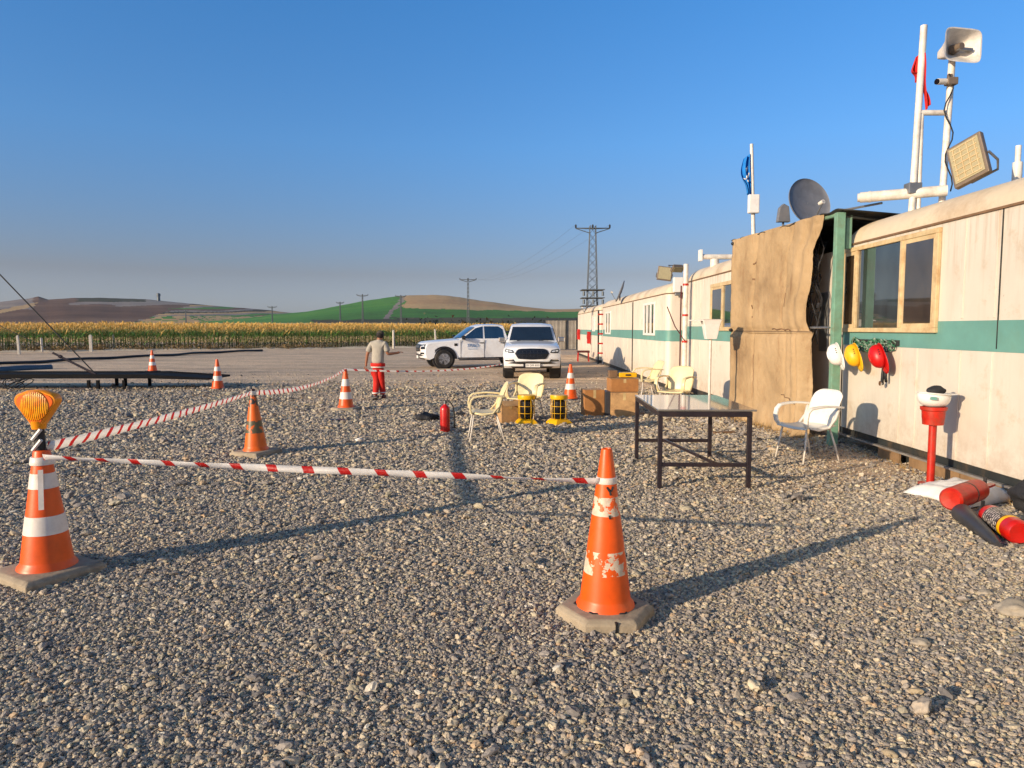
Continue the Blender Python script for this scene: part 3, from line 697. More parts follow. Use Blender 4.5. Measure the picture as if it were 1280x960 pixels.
MB().box((-0.02, 6.5, 0.142), (0.05, 12.6, 0.022)).build('floor_rail', 'angle_iron', t1)
for i, (a, b) in enumerate(((0.2, 3.0), (3.04, 5.6), (5.64, 8.1), (8.14, 9.9), (9.95, 10.9), (11.1, 11.6))): MB().box((0.0 - 0.012 * (i % 2), (a + b) / 2, 0.045), (0.025, b - a, 0.17)).build('skirt_board', 'boards', t1)
for y in (3.2, 6.9, 8.9, 10.2, 11.2, 11.8): MB().box((0.16, y, 0.05), (0.1, 0.09, 0.16)).build('support_foot', 'skirt', t1)
t2 = trailer('middle cream trailer with teal band, left of the brown tarpaulin', 4.45, 12.4, 18.25, 0.19, 2.81, 'wall_far',
             windows=[(13.3, 15.95, 1.60, 2.62, [0.33, 0.66], 0.08, [0, 0, 1])], seams=(16.9, 17.5), band=(1.38, 1.70))
t3 = trailer('long cream trailer with rounded front corner behind the two yellowed chairs', 4.15, 19.2, 32.7, 0.15, 2.58, 'wall_far',
             windows=[(20.7, 22.4, 1.44, 2.42, [0.36, 0.68], 0.07), (30.0, 31.6, 1.40, 2.36, [0.5], 0.07)], seams=(19.9, 20.4, 23.2, 25.6, 26.6, 27.7, 28.8), drip=(24.5,), band=(1.30, 1.60))
MB().box((-0.012, 24.5 - 19.2, 1.36), (0.03, 0.07, 2.36)).build('joint_strip', 'skirt', t3)
t4 = trailer('farthest pale trailer beyond the right pickup, with red boxes on its wall', 4.1, 33.8, 44.6, 0.15, 2.50, 'wall_far', windows=[(35.2, 36.2, 1.5, 2.2, [0.5], 0.06)], seams=(38, 40, 42), band=(1.30, 1.58))
# red and white banded ladder frame between the two far trailers
o = thing('ladder_frame', 'narrow frame with red bands standing between the two farthest trailers', 'frame', (4.02, 33.2, 0))
for x, nm in ((0, 'post'), (0.22, 'post')): MB().box((x, 0, 1.25), (0.07, 0.07, 2.5)).build(nm, 'skirt' if x == 0 else 'white_metal', o)
for z in (0.5, 0.95, 1.4, 1.85, 2.3): MB().box((0.11, -0.01, z), (0.28, 0.06, 0.07)).build('rung', 'red_paint', o)
for i, (px, py, Y, lab) in enumerate(((726.5, 418, 43, 'left of two small red boxes hung on the farthest trailer'), (735.5, 422, 37.2, 'right of two small red boxes hung on the farthest trailer'))):
    p = at(px, py, Y); o = MB().box((0, 0, 0), (0.16, 0.34, 0.62)).box((-0.09, 0, 0.05), (0.02, 0.22, 0.2)).build('wall_box', 'red_paint', bevel=0.02); o.location = (4.0, Y, p.z); tag(o, lab, 'box', 'red boxes on the farthest trailer')
o = thing('side_table', 'small dark table with thin red legs beside the farthest trailer', 'table', (3.55, 35.5, 0))
MB().box((0, 0, 0.5), (0.6, 0.5, 0.1)).build('tabletop', 'shoe', o, bevel=0.01)
for a in (-1, 1):
    for b in (-1, 1): MB().cyl((a * 0.27, b * 0.2, 0), (a * 0.25, b * 0.18, 0.46), 0.02, n=6).build('leg', 'red_paint', o)

# ================================================================ porch with green posts between the first two trailers
P0 = Vector((4.52, 9.96, 0)); P1 = Vector((4.12, 13.25, 0)); pd = (P1 - P0).normalized()
po = thing('porch', 'lean-to porch with weathered green posts and dark sheet roof between two trailers', 'porch', P0)
v1 = P1 - P0
mb = MB(); mb.box((0, 0, 1.62), (0.12, 0.10, 3.24)); mb.build('post', 'green_paint', po, bevel=0.008)
mb = MB(); mb.box((0.14, 0.04, 2.98), (0.08, 0.05, 0.46)); mb.build('brace_post', 'green_paint', po, bevel=0.006)
MB().box((v1.x, v1.y, 1.62), (0.08, 0.08, 3.22)).build('post', 'green_paint', po, bevel=0.008)
mb = MB(); mb.cyl((0, 0.0, 3.22), (v1.x, v1.y, 3.22), 0.03, n=8); mb.build('beam', 'green_paint', po, smooth=True); MB().cyl((0, 0, 3.2), (1.5, 0.3, 3.1), 0.022, n=8).build('beam', 'skirt', po, smooth=True)
def roof_fn(u, v):
    p = Vector((-0.06, -0.12, 3.27)).lerp(Vector((v1.x - 0.06, v1.y + 0.1, 3.27)), u); sag = -0.05 * math.sin(u * math.pi) * 1
    return (p.x + v * (1.9 - v1.x * u), p.y + 0.1 * v, p.z + sag * 0.4 - 0.14 * v + 0.012 * math.sin(u * 60))
MB().grid(roof_fn, 70, 6).build('roof_sheet', 'skirt', po, smooth='all', solid=0.015)
MB().box((0.30, 1.06, 1.42), (0.05, 1.15, 2.75)).build('infill_panel', 'wall', po, bevel=0.01)
MB().box((0.265, 1.0, 1.75), (0.02, 0.3, 0.9)).build('hatch', 'grey_metal', po, bevel=0.01)
MB().box((0.9, 2.1, 1.6), (0.04, 2.3, 3.1)).build('back_panel', 'skirt', po)
# drain of cables, straps and hoses hanging in the gap
o = thing('cable_bundle', 'tangle of dark cables and torn scraps hanging beside the brown tarpaulin', 'cables', (4.5, 10.72, 0))
mb = MB()
for k in range(8):
    x0 = rng.uniform(-0.06, 0.1); y0 = rng.uniform(-0.14, 0.12); zt_ = rng.uniform(2.4, 3.15); zb_ = rng.uniform(1.35, 2.1)
    pts = [(x0 + 0.05 * math.sin(i * 1.1 + k), y0 + 0.05 * math.sin(i * 0.8 + 2 * k), zt_ + (zb_ - zt_) * i / 9) for i in range(10)]
    mb.tube(pts, rng.uniform(0.006, 0.014), 5)
mb.build('cable', 'black', o, smooth='all')
for k in range(9): 
    mb = MB(); c = Vector((rng.normal() * 0.03, rng.normal() * 0.06, rng.uniform(1.9, 2.75))); mb.blob(c, rng.uniform(0.02, 0.045), k, 0.8, 1, (1, 1, 1.6))
    mb.build('scrap', 'black_cloth', o)
MB().cyl((-0.05, -0.7, 1.66), (-0.05, 0.2, 1.66), 0.018, n=8).build('bar', 'grey_metal', o)

# brown tarpaulin hung across the porch front
def tarp():
    t = NT('brown tarpaulin'); v = t.coord(); s = t.sep(v)
    k = t.ramp(t.noise(v, 1.1, 7, 0.6), [(0.3, lin((138, 112, 80))), (0.5, lin((172, 144, 106))), (0.8, lin((190, 162, 124)))])
    st = t.ramp(t.noise(t.mapping(v, (2.6, 2.6, 0.8)), 2.0, 7, 0.7), [(0.54, (0, 0, 0)), (0.74, (0.6,) * 3)]); k = t.mix(st, k, lin((128, 88, 50)))
    sp = t.ramp(t.noise(v, 9, 8, 0.8), [(0.66, (0, 0, 0)), (0.70, (0.85,) * 3)]); k = t.mix(sp, k, lin((84, 56, 34)))
    seam = t.math('LESS_THAN', t.math('ABSOLUTE', t.math('ADD', s[2], -1.60)), 0.012); k = t.mix(t.math('MULTIPLY', seam, 0.6), k, lin((70, 48, 30)))
    t.col(k); t.set(Roughness=0.85); t.bump(t.math('ADD', t.noise(t.mapping(v, (1, 1.6, 1)), 3.0, 9, 0.72), t.math('MULTIPLY', t.voro(v, 2.2, 'SMOOTH_F1'), 0.9)), 0.6, 0.06); M['tarp'] = t.m
    o = thing('tarpaulin', 'creased brown tarpaulin hung as a curtain from the porch roof edge', 'tarpaulin', P1)
    # local: u runs from the far post towards the camera
    d = -pd; q = Vector((-1, -0.12, 0)).normalized(); L = 2.62
    def edge(z):   # ragged near edge
        e = L + 0.10 + 0.03 * mn.noise(Vector((z * 3, 1, 0))) + 0.02 * mn.noise(Vector((z * 11, 4, 0)))
        if z > 2.75: e += 0.28 * smooth01((z - 2.75) / 0.45)
        if z < 1.6: e += 0.08 * math.sin((1.6 - z) * 1.6)
        else: e -= 0.12 * math.exp(-((z - 1.9) / 0.3) ** 2)
        return e
    def fn(z0, z1, push):
        def g_(u, v_):
            z = z0 + (z1 - z0) * v_; p = d * (edge(z) * u)
            w_ = 0.05 + 0.012 * math.sin(u * 21 + z) + 0.02 * mn.noise(Vector((u * 3, z * 0.9, push))) + 0.010 * mn.noise(Vector((u * 9, z * 3.5, 2))) + 0.012 * abs(mn.noise(Vector((u * 16 + z * 3, z * 7, 4)))) - 0.02 * math.exp(-((u - 0.33) / 0.012) ** 2) - 0.02 * math.exp(-((u - 0.72) / 0.01) ** 2)
            fold = smooth01((u - 0.72) / 0.28) * (0.07 * math.sin(u * 55 + 2.2 * mn.noise(Vector((0, z * 1.2, 1)))) + 0.05)
            w_ += fold * (1.2 if z < 1.6 else 0.35) - 0.035 * math.exp(-((z - 1.6) / 0.06) ** 2)
            if z < 0.4: w_ += 0.12 * (0.4 - z) * (1 + math.sin(u * 30))
            return tuple(p + q * (w_ + push * 0.012) + Vector((0, 0, z)))
        return g_
    MB().grid(fn(1.57, 3.27, 1), 120, 70).build('upper_sheet', 'tarp', o, smooth='all', solid=0.004)
    MB().grid(fn(0.02, 1.61, 0), 120, 66).build('lower_sheet', 'tarp', o, smooth='all', solid=0.004)
    for (u0, z0, u1, z1, r_) in ((0.60, 1.64, 0.80, 1.63, 0.012), (0.33, 1.2, 0.335, 0.55, 0.006), (0.31, 2.75, 0.34, 2.78, 0.012), (0.31, 2.5, 0.33, 2.49, 0.01), (0.32, 2.05, 0.33, 2.0, 0.012), (0.33, 1.85, 0.34, 1.84, 0.01), (0.74, 2.2, 0.75, 2.0, 0.006), (0.70, 0.6, 0.86, 0.5, 0.008)):
        pts = []
        for k in range(9):
            f_ = k / 8; u_ = u0 + (u1 - u0) * f_; zz = z0 + (z1 - z0) * f_; g0 = fn(1.57, 3.27, 1)(u_, (zz - 1.57) / 1.7) if zz > 1.6 else fn(0.02, 1.61, 0)(u_, (zz - 0.02) / 1.59)
            pts.append(Vector(g0) + q * 0.004 + Vector((0, 0, 0.012 * math.sin(k * 2.1))))
        MB().tube(pts, r_ , 5).build('tear', 'wood', o, smooth='all')
    # black grommets with short ties
    for z in (1.62, 3.2): MB().blob(q * 0.07 + Vector((0, 0, z)) + d * 0.02, 0.035, z, 0.4, 2).build('tie', 'black', o, smooth='all')
tarp()

# ================================================================ roof gear
def pole(name, base, top, r, lab, cat='pole', m='white_metal'):
    o = thing(name, lab, cat, base); MB().cyl((0, 0, 0), Vector(top) - Vector(base), r, r * 0.95, 14).build('tube', m, o, smooth=True); return o
YB = 9.35
a = at(1140, 243, YB); b = at(1155, 32, YB)
mast = thing('mast', 'twin white mast on the nearest trailer roof carrying a red flag', 'mast', (a.x, YB, 3.0)); base = Vector((a.x, YB, 3.0))
MB().cyl((0, 0, 0), b - base, 0.041, n=14).build('pole', 'white_metal', mast, smooth=True)
mb = MB().cyl((0.09, 0, 0), at(1149, 141, YB) - base + Vector((0.03, 0, 0)), 0.03, n=12); mb.build('inner_pole', 'white_metal', mast, smooth=True)
c = at(1178, 237, YB); d_ = at(1190.5, 70, YB)
MB().cyl(c - base - Vector((0, 0, 0.2)), d_ - base, 0.041, n=14).build('pole', 'white_metal', mast, smooth=True)
MB().cyl(at(1147, 141, YB) - base, at(1184, 141, YB) - base, 0.035, n=10).build('rung', 'white_metal', mast, smooth=True)
MB().box(at(1141, 236, YB) - base, (0.17, 0.14, 0.14)).build('clamp', 'grey_metal', mast, bevel=0.01)
pts = [at(1186 + 3 * math.sin(i * 0.9), 92 + i * 9.2, YB - 0.06) - base + Vector((0.03 * math.sin(i), 0, 0)) for i in range(17)]
MB().tube(pts, 0.009, 5).build('cable', 'black', mast, smooth='all')
def flag(name, lab, a, b, w_, m, folds=5, seed=0, marks=False, side=-1):
    """hanging furled flag: a at the top of the hoist, b at its foot"""
    o = thing(name, lab, 'flag', a); L = (Vector(b) - Vector(a))
    def fn(u, v_):
        z = L * v_; ww = w_ * (0.35 + 0.65 * math.sin(math.pi * min(1, 0.15 + v_ * 0.8))) * (1 - 0.25 * v_)
        x = side * ww * u + 0.02 * math.sin(v_ * 7 + seed) * u
        y = 0.05 * math.sin(u * folds * 2.4 + v_ * 2.0 + seed) * (0.3 + u)
        return (z.x + x, z.y + y, z.z - 0.12 * w_ * 4 * u * (1 - v_) - 0.06 * u * math.sin(v_ * 5))
    MB().grid(fn, 30, 30).build('cloth', m, o, smooth='all', solid=0.003)
    if marks:
        for (v0, u0, ln) in ((0.25, 0.3, 0.10), (0.42, 0.2, 0.12), (0.46, 0.55, 0.08), (0.58, 0.35, 0.07)):
            pts = [Vector(fn(u0 + 0.25 * t, v0 + ln * math.sin(t * 3.0))) + Vector((0, -0.012, 0)) for t in (0, 0.25, 0.5, 0.75, 1)]
            MB().tube(pts, 0.01, 5).build('mark', 'plastic_white', o)
    return o
flag('flag', 'furled red flag on the mast above the nearest trailer', at(1152, 66, YB - 0.01), at(1157, 138, YB - 0.01), 0.05, 'red_cloth', 3, 1, side=1)
ff = flag('flag', 'corner of red cloth', at(1151, 66, YB + 0.06), at(1147, 105, YB + 0.06), 0.09, 'red_cloth', 3, 2)
# join the cloth corner left of the pole to the red flag
rf = [q for q in C.objects if q.name == 'flag'][0]
ch = ff.children[0]; ch.parent = rf; ch.location = Vector(ff.location) - Vector(rf.location); ch.name = 'cloth_corner'; bpy.data.objects.remove(ff)
# loudspeaker
ls = at(1192, 62, YB - 0.1)
o = thing('horn_loudspeaker', 'square beige horn loudspeaker on top of the roof mast', 'loudspeaker', ls, R(12))
def sq(w_, h_, y, r=0.25):
    return [(x * w_, y, z * h_) for x, z in [(math.copysign(abs(math.cos(a)) ** 0.35, math.cos(a)), math.copysign(abs(math.sin(a)) ** 0.35, math.sin(a))) for a in [2 * math.pi * (k + 0.5) / 32 for k in range(32)]]]
mb = MB(); loft(mb, [sq(0.055, 0.05, 0.2), sq(0.09, 0.08, 0.1), sq(0.14, 0.12, 0.0), sq(0.25, 0.19, -0.14), sq(0.27, 0.205, -0.15), sq(0.25, 0.19, -0.148), sq(0.12, 0.09, -0.02), sq(0.05, 0.04, 0.05)], True, True); mb.build('horn', 'white_metal', o, smooth=True)
MB().cyl((0, 0.02, 0), (0, -0.13, 0), 0.06, 0.04, 16).build('driver', 'flood_body', o, smooth=True)
MB().box((0.07, -0.10, -0.03), (0.2, 0.05, 0.03)).build('bracket', 'grey_metal', o)
o2 = thing('security_camera', 'small bullet camera clamped to the mast under the loudspeaker', 'camera', at(1186, 102, YB - 0.05))
MB().cyl((-0.03, 0, 0), (-0.16, -0.03, -0.01), 0.038, n=14).build('body', 'white_metal', o2, smooth=True)
MB().cyl((-0.155, -0.03, -0.01), (-0.18, -0.035, -0.012), 0.034, n=14).build('lens', 'black_gloss', o2, smooth=True)
MB().box((0.03, 0, 0.0), (0.13, 0.1, 0.09)).box((0.02, 0.02, 0.06), (0.05, 0.05, 0.08)).build('bracket', 'flood_body', o2, bevel=0.01)
def floodlight(lab, p, w_, h_, rz, tilt, roll=0.0, ribs=True):
    o = thing('floodlight', lab, 'floodlight', p, rz); o.rotation_euler = (tilt, roll, rz)
    MB().box((0, 0.0, 0), (w_, 0.07, h_)).box((0, 0.05, 0), (w_ * 0.8, 0.06, h_ * 0.8)).build('housing', 'flood_body', o, bevel=0.012)
    MB().box((0, -0.038, 0), (w_ * 0.84, 0.012, h_ * 0.86)).build('lens', 'flood_glass', o)
    if ribs:
        mb = MB()
        for i in range(7): mb.box((0, -0.047, -h_ * 0.38 + i * h_ * 0.76 / 6), (w_ * 0.72, 0.01, 0.008))
        for i in range(4): mb.box((-w_ * 0.3 + i * w_ * 0.2, -0.0485, 0), (0.007, 0.008, h_ * 0.78))
        mb.build('grid', 'frame_wood', o)
    MB().tube([(-w_ / 2 - 0.01, 0.02, 0), (-w_ / 2 - 0.01, 0.16, -0.06), (-w_ / 2 + 0.05, 0.24, -0.12), (w_ / 2 - 0.05, 0.24, -0.12), (w_ / 2 + 0.01, 0.16, -0.06), (w_ / 2 + 0.01, 0.02, 0)], 0.014, 6).build('bracket', 'grey_metal', o)
    return o
floodlight('large square floodlight propped on the nearest trailer roof', at(1211, 201, 7.9), 0.38, 0.50, R(-62), R(-10), R(-20))
floodlight('white-faced floodlight on the corner of the long trailer roof', at(831, 342, 19.6), 0.4, 0.38, R(-8), R(-10), R(8), False)
floodlight('dark slim floodlight beside the white-faced one, seen from below', at(847, 336, 18.6), 0.34, 0.2, R(20), R(50), 0, False)
# white pipe lying across the roof
a = at(1075, 247, 9.6); b = at(1184, 238, 9.2); dd = (b - a).normalized()
o = MB().cyl((0, 0, 0), b - a, 0.068, n=20).cyl(-dd * 0.03, -dd * 0.001, 0.055, n=20).cyl(dd * 0.1, dd * 0.13, 0.074, n=20).build('roof_pipe', 'white_metal', smooth=True); o.location = a; tag(o, 'thick white pipe lying across the end of the nearest trailer roof', 'pipe')
a2 = Vector((4.56, 9.94, 3.27)); o = wire('roof_rod', a2, a + Vector((0.3, 0, -0.07)), 0.0, 0.016, 'thin rod tying the green porch post to the white roof pipe', 'grey_metal', n=3, cat='rod')
a = at(1271, 224, 8.2); o = thing('vent_pipe', 'short white vent pipe at the right end of the roof', 'pipe', (a.x, a.y, 3.1))
MB().cyl((0, 0, 0), (0, 0, at(1271, 203, 8.2).z - 3.1), 0.05, n=14).build('tube', 'white_metal', o, smooth=True)
MB().cyl((0, 0, at(1271, 203, 8.2).z - 3.1), (0, 0, at(1271, 182, 8.2).z - 3.1), 0.03, n=12).build('spigot', 'white_metal', o, smooth=True)
# satellite dish above the porch
def dish(lab, p, r, nrm, base_z, sx=1.0):
    o = thing('satellite_dish', lab, 'satellite dish', p); q = Vector(nrm).normalized().to_track_quat('Z', 'Y'); m = q.to_matrix()
    prof = [(0.001, -0.15 * r), (r * 0.3, -0.14 * r), (r * 0.6, -0.1 * r), (r * 0.85, -0.045 * r), (r, 0.0), (r * 1.02, 0.01), (r * 1.0, -0.02), (r * 0.8, -0.09 * r), (r * 0.4, -0.17 * r), (0.001, -0.19 * r)]
    MB().lathe(prof, 40, m=m, sx=sx).build('reflector', 'dish', o, smooth=True)
    low = m @ Vector((0, -r * 0.95, 0)); up = m @ Vector((0, r * 0.95, 0)); lo = low if low.z < up.z else up
    f_ = m @ Vector((0, 0, r * 0.75)) + lo * 0.35
    MB().cyl(lo * 0.98, f_, 0.012, n=6).build('arm', 'grey_metal', o)
    MB().cyl(f_, f_ - m @ Vector((0, 0, 0.09)), 0.035, 0.03, 12).build('receiver', 'white_metal', o, smooth=True)
    MB().cyl(m @ Vector((0, 0, -0.17 * r)), (0.02, 0.14, -0.1 * r), 0.02, n=8).cyl((0.02, 0.14, -0.1 * r), (0.02, 0.14, base_z - p[2]), 0.025, n=10).build('stand', 'grey_metal', o, smooth=True)
    return o
dish('large grey satellite dish standing above the porch roof', at(1012, 252, 11.6), 0.385, (0.28, -0.88, 0.25), 3.15, 1.0)
dish('small dark satellite dish on the far part of the long trailer roof', at(775, 364, 27.0), 0.42, (-0.9, 0.1, 0.35), 2.7)
dish('tiny satellite dish on the farthest trailer roof', at(733, 384, 36.0), 0.3, (-0.9, 0.1, 0.4), 2.7)
p = at(977, 268, 12.4); o = thing('antenna_panel', 'small grey antenna panel on the porch roof beside the large dish', 'antenna', p)
MB().prism([(-0.1, -0.14), (0.12, -0.14), (0.09, 0.12), (0.0, 0.17), (-0.07, 0.1)], 0.1, Matrix.Rotation(R(90), 3, 'X')).build('panel', 'dish', o, bevel=0.01); MB().cyl((0.03, 0, -0.12), (0.03, 0, -0.35), 0.02, n=8).build('stand', 'grey_metal', o)
# blue flag pole with white box
a = at(943, 296, 13.3); b = at(939.5, 180, 13.3); o = thing('flagpole', 'thin white flagpole with a white box rising behind the tarpaulin', 'flagpole', (a.x, a.y, 3.0))
MB().cyl((0, 0, 0), b - Vector((a.x, a.y, 3.0)), 0.038, 0.03, 12).build('pole', 'white_metal', o, smooth=True)
MB().box(at(942, 255, 13.25) - Vector((a.x, a.y, 3.0)), (0.2, 0.1, 0.34)).build('box', 'plastic_white', o, bevel=0.02)
flag('flag', 'furled blue flag with white marks on the thin flagpole', at(938, 192, 13.28), at(938.5, 246, 13.28), 0.17, 'blue_cloth', 5, 3, True)
# pole with red clamps at the gap before the long trailer
p = gr(855.5, 492); X_ = 4.28; Y_ = X_ * F / 215.5
o = thing('vent_pole', 'white pole with red clamps in the gap before the long trailer', 'pole', (X_, Y_, 0))
MB().cyl((0, 0, 0), (0, 0, at(855, 330, Y_).z), 0.06, n=14).build('tube', 'white_metal', o, smooth=True)
for z in (1.3, 1.95, 2.7): MB().cyl((0, 0, z), (0, 0, z + 0.05), 0.072, n=14).build('clamp', 'red_worn', o, smooth=True)
MB().box((-0.1, 0.04, 1.6), (0.03, 0.03, 2.2)).build('cable', 'shoe', o)
MB().tube([(-0.34, 0.5, 2.2), (-0.2, 0.2, 1.7), (-0.02, -0.07, 1.35)], 0.014, 5).build('strap', 'shoe', o)
p = at(844, 356, 19.05); o = thing('junction_box', 'white junction box on the rounded end of the long trailer', 'box', (4.42, 19.12, p.z))
MB().box((0, -0.02, 0), (0.26, 0.14, 0.4)).build('case', 'plastic_white', o, bevel=0.02); MB().box((0, -0.05, -0.25), (0.18, 0.1, 0.08)).build('gland', 'grey_metal', o, bevel=0.02)
p = at(888, 321, 16.6); o = thing('vent_hood', 'white roof vent hood on the middle trailer', 'vent', (p.x + 0.1, 16.6, 3.05))
MB().cyl((0, 0, 0), (0, 0, p.z - 3.1), 0.1, n=16).build('stack', 'white_metal', o, smooth=True); MB().cyl((-0.32, 0, p.z - 3.05), (0.7, 0, p.z - 3.05), 0.06, n=12).build('crossbar', 'white_metal', o, smooth=True); MB().box((-0.33, 0, p.z - 3.02), (0.07, 0.16, 0.26)).build('cap', 'plastic_white', o, bevel=0.01)

# ================================================================ things on the wall
p = at(1086, 428, 9.4); o = thing('hook_rail', 'rail of hooks with green straps under the near window', 'hook rail', (4.745, 9.3, 1.47))
MB().box((-0.012, 0, 0), (0.02, 1.15, 0.07)).build('board', 'skirt', o)
mb = MB()
for k in range(34):
    y = rng.uniform(-0.55, 0.55); a_ = rng.uniform(0.03, 0.08); z = rng.uniform(-0.1, 0.03)
    mb.tube([(-0.04 - 0.02 * math.sin(t * 2), y + a_ * math.cos(t * 1.05), z - a_ * 0.7 * math.sin(t * 1.05)) for t in range(6)], 0.009, 5, True)
mb.build('straps', 'green_straps', o)
_z = Vector((-0.78, 0.12, -0.12)).normalized(); _x = Vector((-0.05, -0.50, -0.85)); _x = (_x - _z * _x.dot(_z)).normalized(); _y = _z.cross(_x)
HAT = Matrix((_x, _y, _z)).transposed().to_euler()
def helmet(lab, m, p, rz=0, rx=0, ry=0, peak=True, rib=True, group=None):
    o = thing('hard_hat', lab, 'hard hat', p, rz, group); o.rotation_euler = (rx, ry, rz)
    prof = [(0.128, 0.0), (0.127, 0.05), (0.118, 0.085), (0.094, 0.117), (0.054, 0.137), (0.001, 0.144)]
    sh = MB().lathe(prof[::-1], 32, sx=1.22, sy=0.93).build('shell', m, o, smooth='all', solid=0.004)
    def br(u, v_):
        a = u * 2 * math.pi; r = 0.127 + v_ * (0.016 + (0.06 * max(0, math.cos(a)) ** 1.5 if peak else 0))
        return (r * math.cos(a) * 1.2, r * math.sin(a) * 0.94, 0.006 - v_ * 0.016 * max(0, math.cos(a)))
    MB().grid(br, 40, 3).build('brim', m, o, smooth='all', solid=0.005)
    if rib:
        for y_ in (-0.035, 0.0, 0.035): MB().tube([(0.152 * math.cos(t), y_, (0.147 if y_ == 0 else 0.138) * math.sin(t)) for t in [0.4 + 0.234 * k for k in range(11)]], 0.008, 6).build('ridge', m, o, smooth='all')
        for k in range(3): MB().box((-0.03 + 0.03 * k, 0.118, 0.06), (0.012, 0.012, 0.012)).build('vent', 'black', o)
    return o
helmet('white hard hat hanging leftmost, half behind the green post', 'plastic_white', (4.47, 9.74, 1.30), R(-70), R(5), R(62), group='hard hats under the near window').rotation_euler = HAT
helmet('yellow hard hat hanging between the white and the red one', 'helmet_yellow', (4.58, 9.46, 1.30), R(-70), R(8), R(62), group='hard hats under the near window').rotation_euler = HAT
helmet('red hard hat hanging rightmost under the near window', 'helmet_red', (4.61, 8.88, 1.31), R(-70), R(5), R(66), group='hard hats under the near window').rotation_euler = HAT
o = thing('strap', 'dark chin strap dangling below the red hard hat', 'strap', (4.68, 8.95, 1.08)); mb = MB()
mb.tube([(0, 0, 0.12), (0, 0.02, 0), (-0.02, -0.01, -0.1), (0, 0.02, -0.13)], 0.02, 6).tube([(0, -0.05, 0.12), (-0.01, -0.06, -0.02), (0.01, -0.05, -0.1)], 0.018, 6)
mb.build('webbing', 'black', o, smooth='all'); MB().cyl((-0.03, -0.01, -0.12), (-0.05, -0.01, -0.12), 0.03, n=12).build('buckle', 'chrome', o)

# ================================================================ red stand with upturned hard hat, sack, fallen extinguishers
sp_ = Vector((4.42, 7.42, 0))
o = thing('bollard_stand', 'red pipe stand with a wide red cup in front of the near trailer', 'stand', sp_)
MB().cyl((0, 0, 0), (0, 0, 0.70), 0.038, n=20).build('pipe', 'red_worn', o, smooth=True)
MB().lathe([(0.04, 0.64), (0.10, 0.645), (0.105, 0.70), (0.108, 0.72), (0.112, 0.79), (0.126, 0.80), (0.128, 0.83), (0.11, 0.835), (0.1, 0.76), (0.02, 0.74)], 28).build('cup', 'red_worn', o, smooth=True)
MB().cyl((0, 0, 0), (0, 0, 0.02), 0.12, n=20).build('foot', 'red_worn', o)
ht = helmet('white hard hat lying upside down in the cup of the red stand', 'plastic_white', sp_ + Vector((0.0, 0, 0.975)), R(15), R(180), R(5), rib=False); ht.scale = (1.12, 1.12, 1.05)
MB().box((-0.1, 0.09, 0.05), (0.05, 0.05, 0.03), 0.5).build('badge', 'band', ht)
o = MB().blob((0, 0, 0), 0.07, 3, 0.3, 3, (1.3, 0.7, 0.7)).build('work_glove', 'black_cloth', smooth='all'); o.location = sp_ + Vector((0.03, 0.02, 1.0)); tag(o, 'black cloth bundle lying in the upturned white hard hat', 'cloth')
def sack_fn(u, v_):
    x = (u - 0.5) * 0.62; y = (v_ - 0.5) * 0.56; e = (1 - abs(2 * u - 1) ** 4) * (1 - abs(2 * v_ - 1) ** 4)
    x += 0.03 * mn.noise(Vector((u * 4, v_ * 4, 1)))
    return (x, y, 0.02 + 0.10 * e ** 0.7 + 0.03 * e * mn.noise(Vector((u * 6, v_ * 6, 0))))
o = MB().grid(sack_fn, 40, 40).build('sack', 'sack', smooth='all', solid=0.01); o.location = (4.40, 6.85, 0.0); o.scale = (1.3, 1.2, 1.15); o.rotation_euler = (0, 0, R(25)); tag(o, 'crumpled white plastic sack lying at the foot of the red stand', 'sack')
def extinguisher_body(o, r, L, m, label_=False, worn=None):
    MB().lathe([(0.001, 0.01), (r * 0.8, 0.0), (r * 0.98, 0.02), (r, 0.05), (r, L * 0.80), (r * 0.93, L * 0.87), (r * 0.7, L * 0.93), (r * 0.35, L * 0.97), (r * 0.3, L), (0.001, L)], 32).build('cylinder', m, o, smooth=True)
    MB().cyl((0, 0, L), (0, 0, L + 0.05), r * 0.28, n=14).build('valve', 'grey_metal', o, smooth=True)
    MB().box((r * 0.3, 0, L + 0.055), (r * 1.3, 0.03, 0.014)).build('handle', 'black', o, bevel=0.004)
    if label_:
        MB().lathe([(r + 0.0015, L * 0.30), (r + 0.0015, L * 0.72)], 32).build('label', 'lbl', o, smooth=True)
        MB().lathe([(r + 0.0015, L * 0.22), (r + 0.0015, L * 0.29)], 32).build('date_band', 'yellow', o, smooth=True)
t = NT('printed label'); v = t.coord(); s_ = t.sep(v)
ln_ = t.math('GREATER_THAN', t.math('FRACT', t.math('MULTIPLY', s_[2], 38)), 0.55); wd = t.ramp(t.noise(t.mapping(v, (60, 60, 38)), 1.4, 3), [(0.46, (0, 0, 0)), (0.5, (1, 1, 1))])
t.col(t.mix(t.math('MULTIPLY', ln_, wd), lin((40, 34, 34)), lin((220, 205, 190)))); t.set(Roughness=0.4); M['lbl'] = t.m
o = thing('fire_extinguisher', 'large scuffed red extinguisher lying on top of the pile by the trailer', 'extinguisher', (3.80, 6.08, 0.17)); q = Vector((0.80, 0.58, 0.02)).to_track_quat('Z', 'X'); o.rotation_euler = q.to_euler()
extinguisher_body(o, 0.10, 0.66, 'red_worn')
mb = MB(); mb.lathe([(0.1025, 0.32), (0.1025, 0.335)], 32); mb.build('weld_band', 'skirt', o, smooth=True)
MB().box((0.02, 0.03, 0.72), (0.02, 0.06, 0.14)).box((-0.02, -0.02, 0.74), (0.015, 0.03, 0.12)).build('pin', 'red_paint', o)
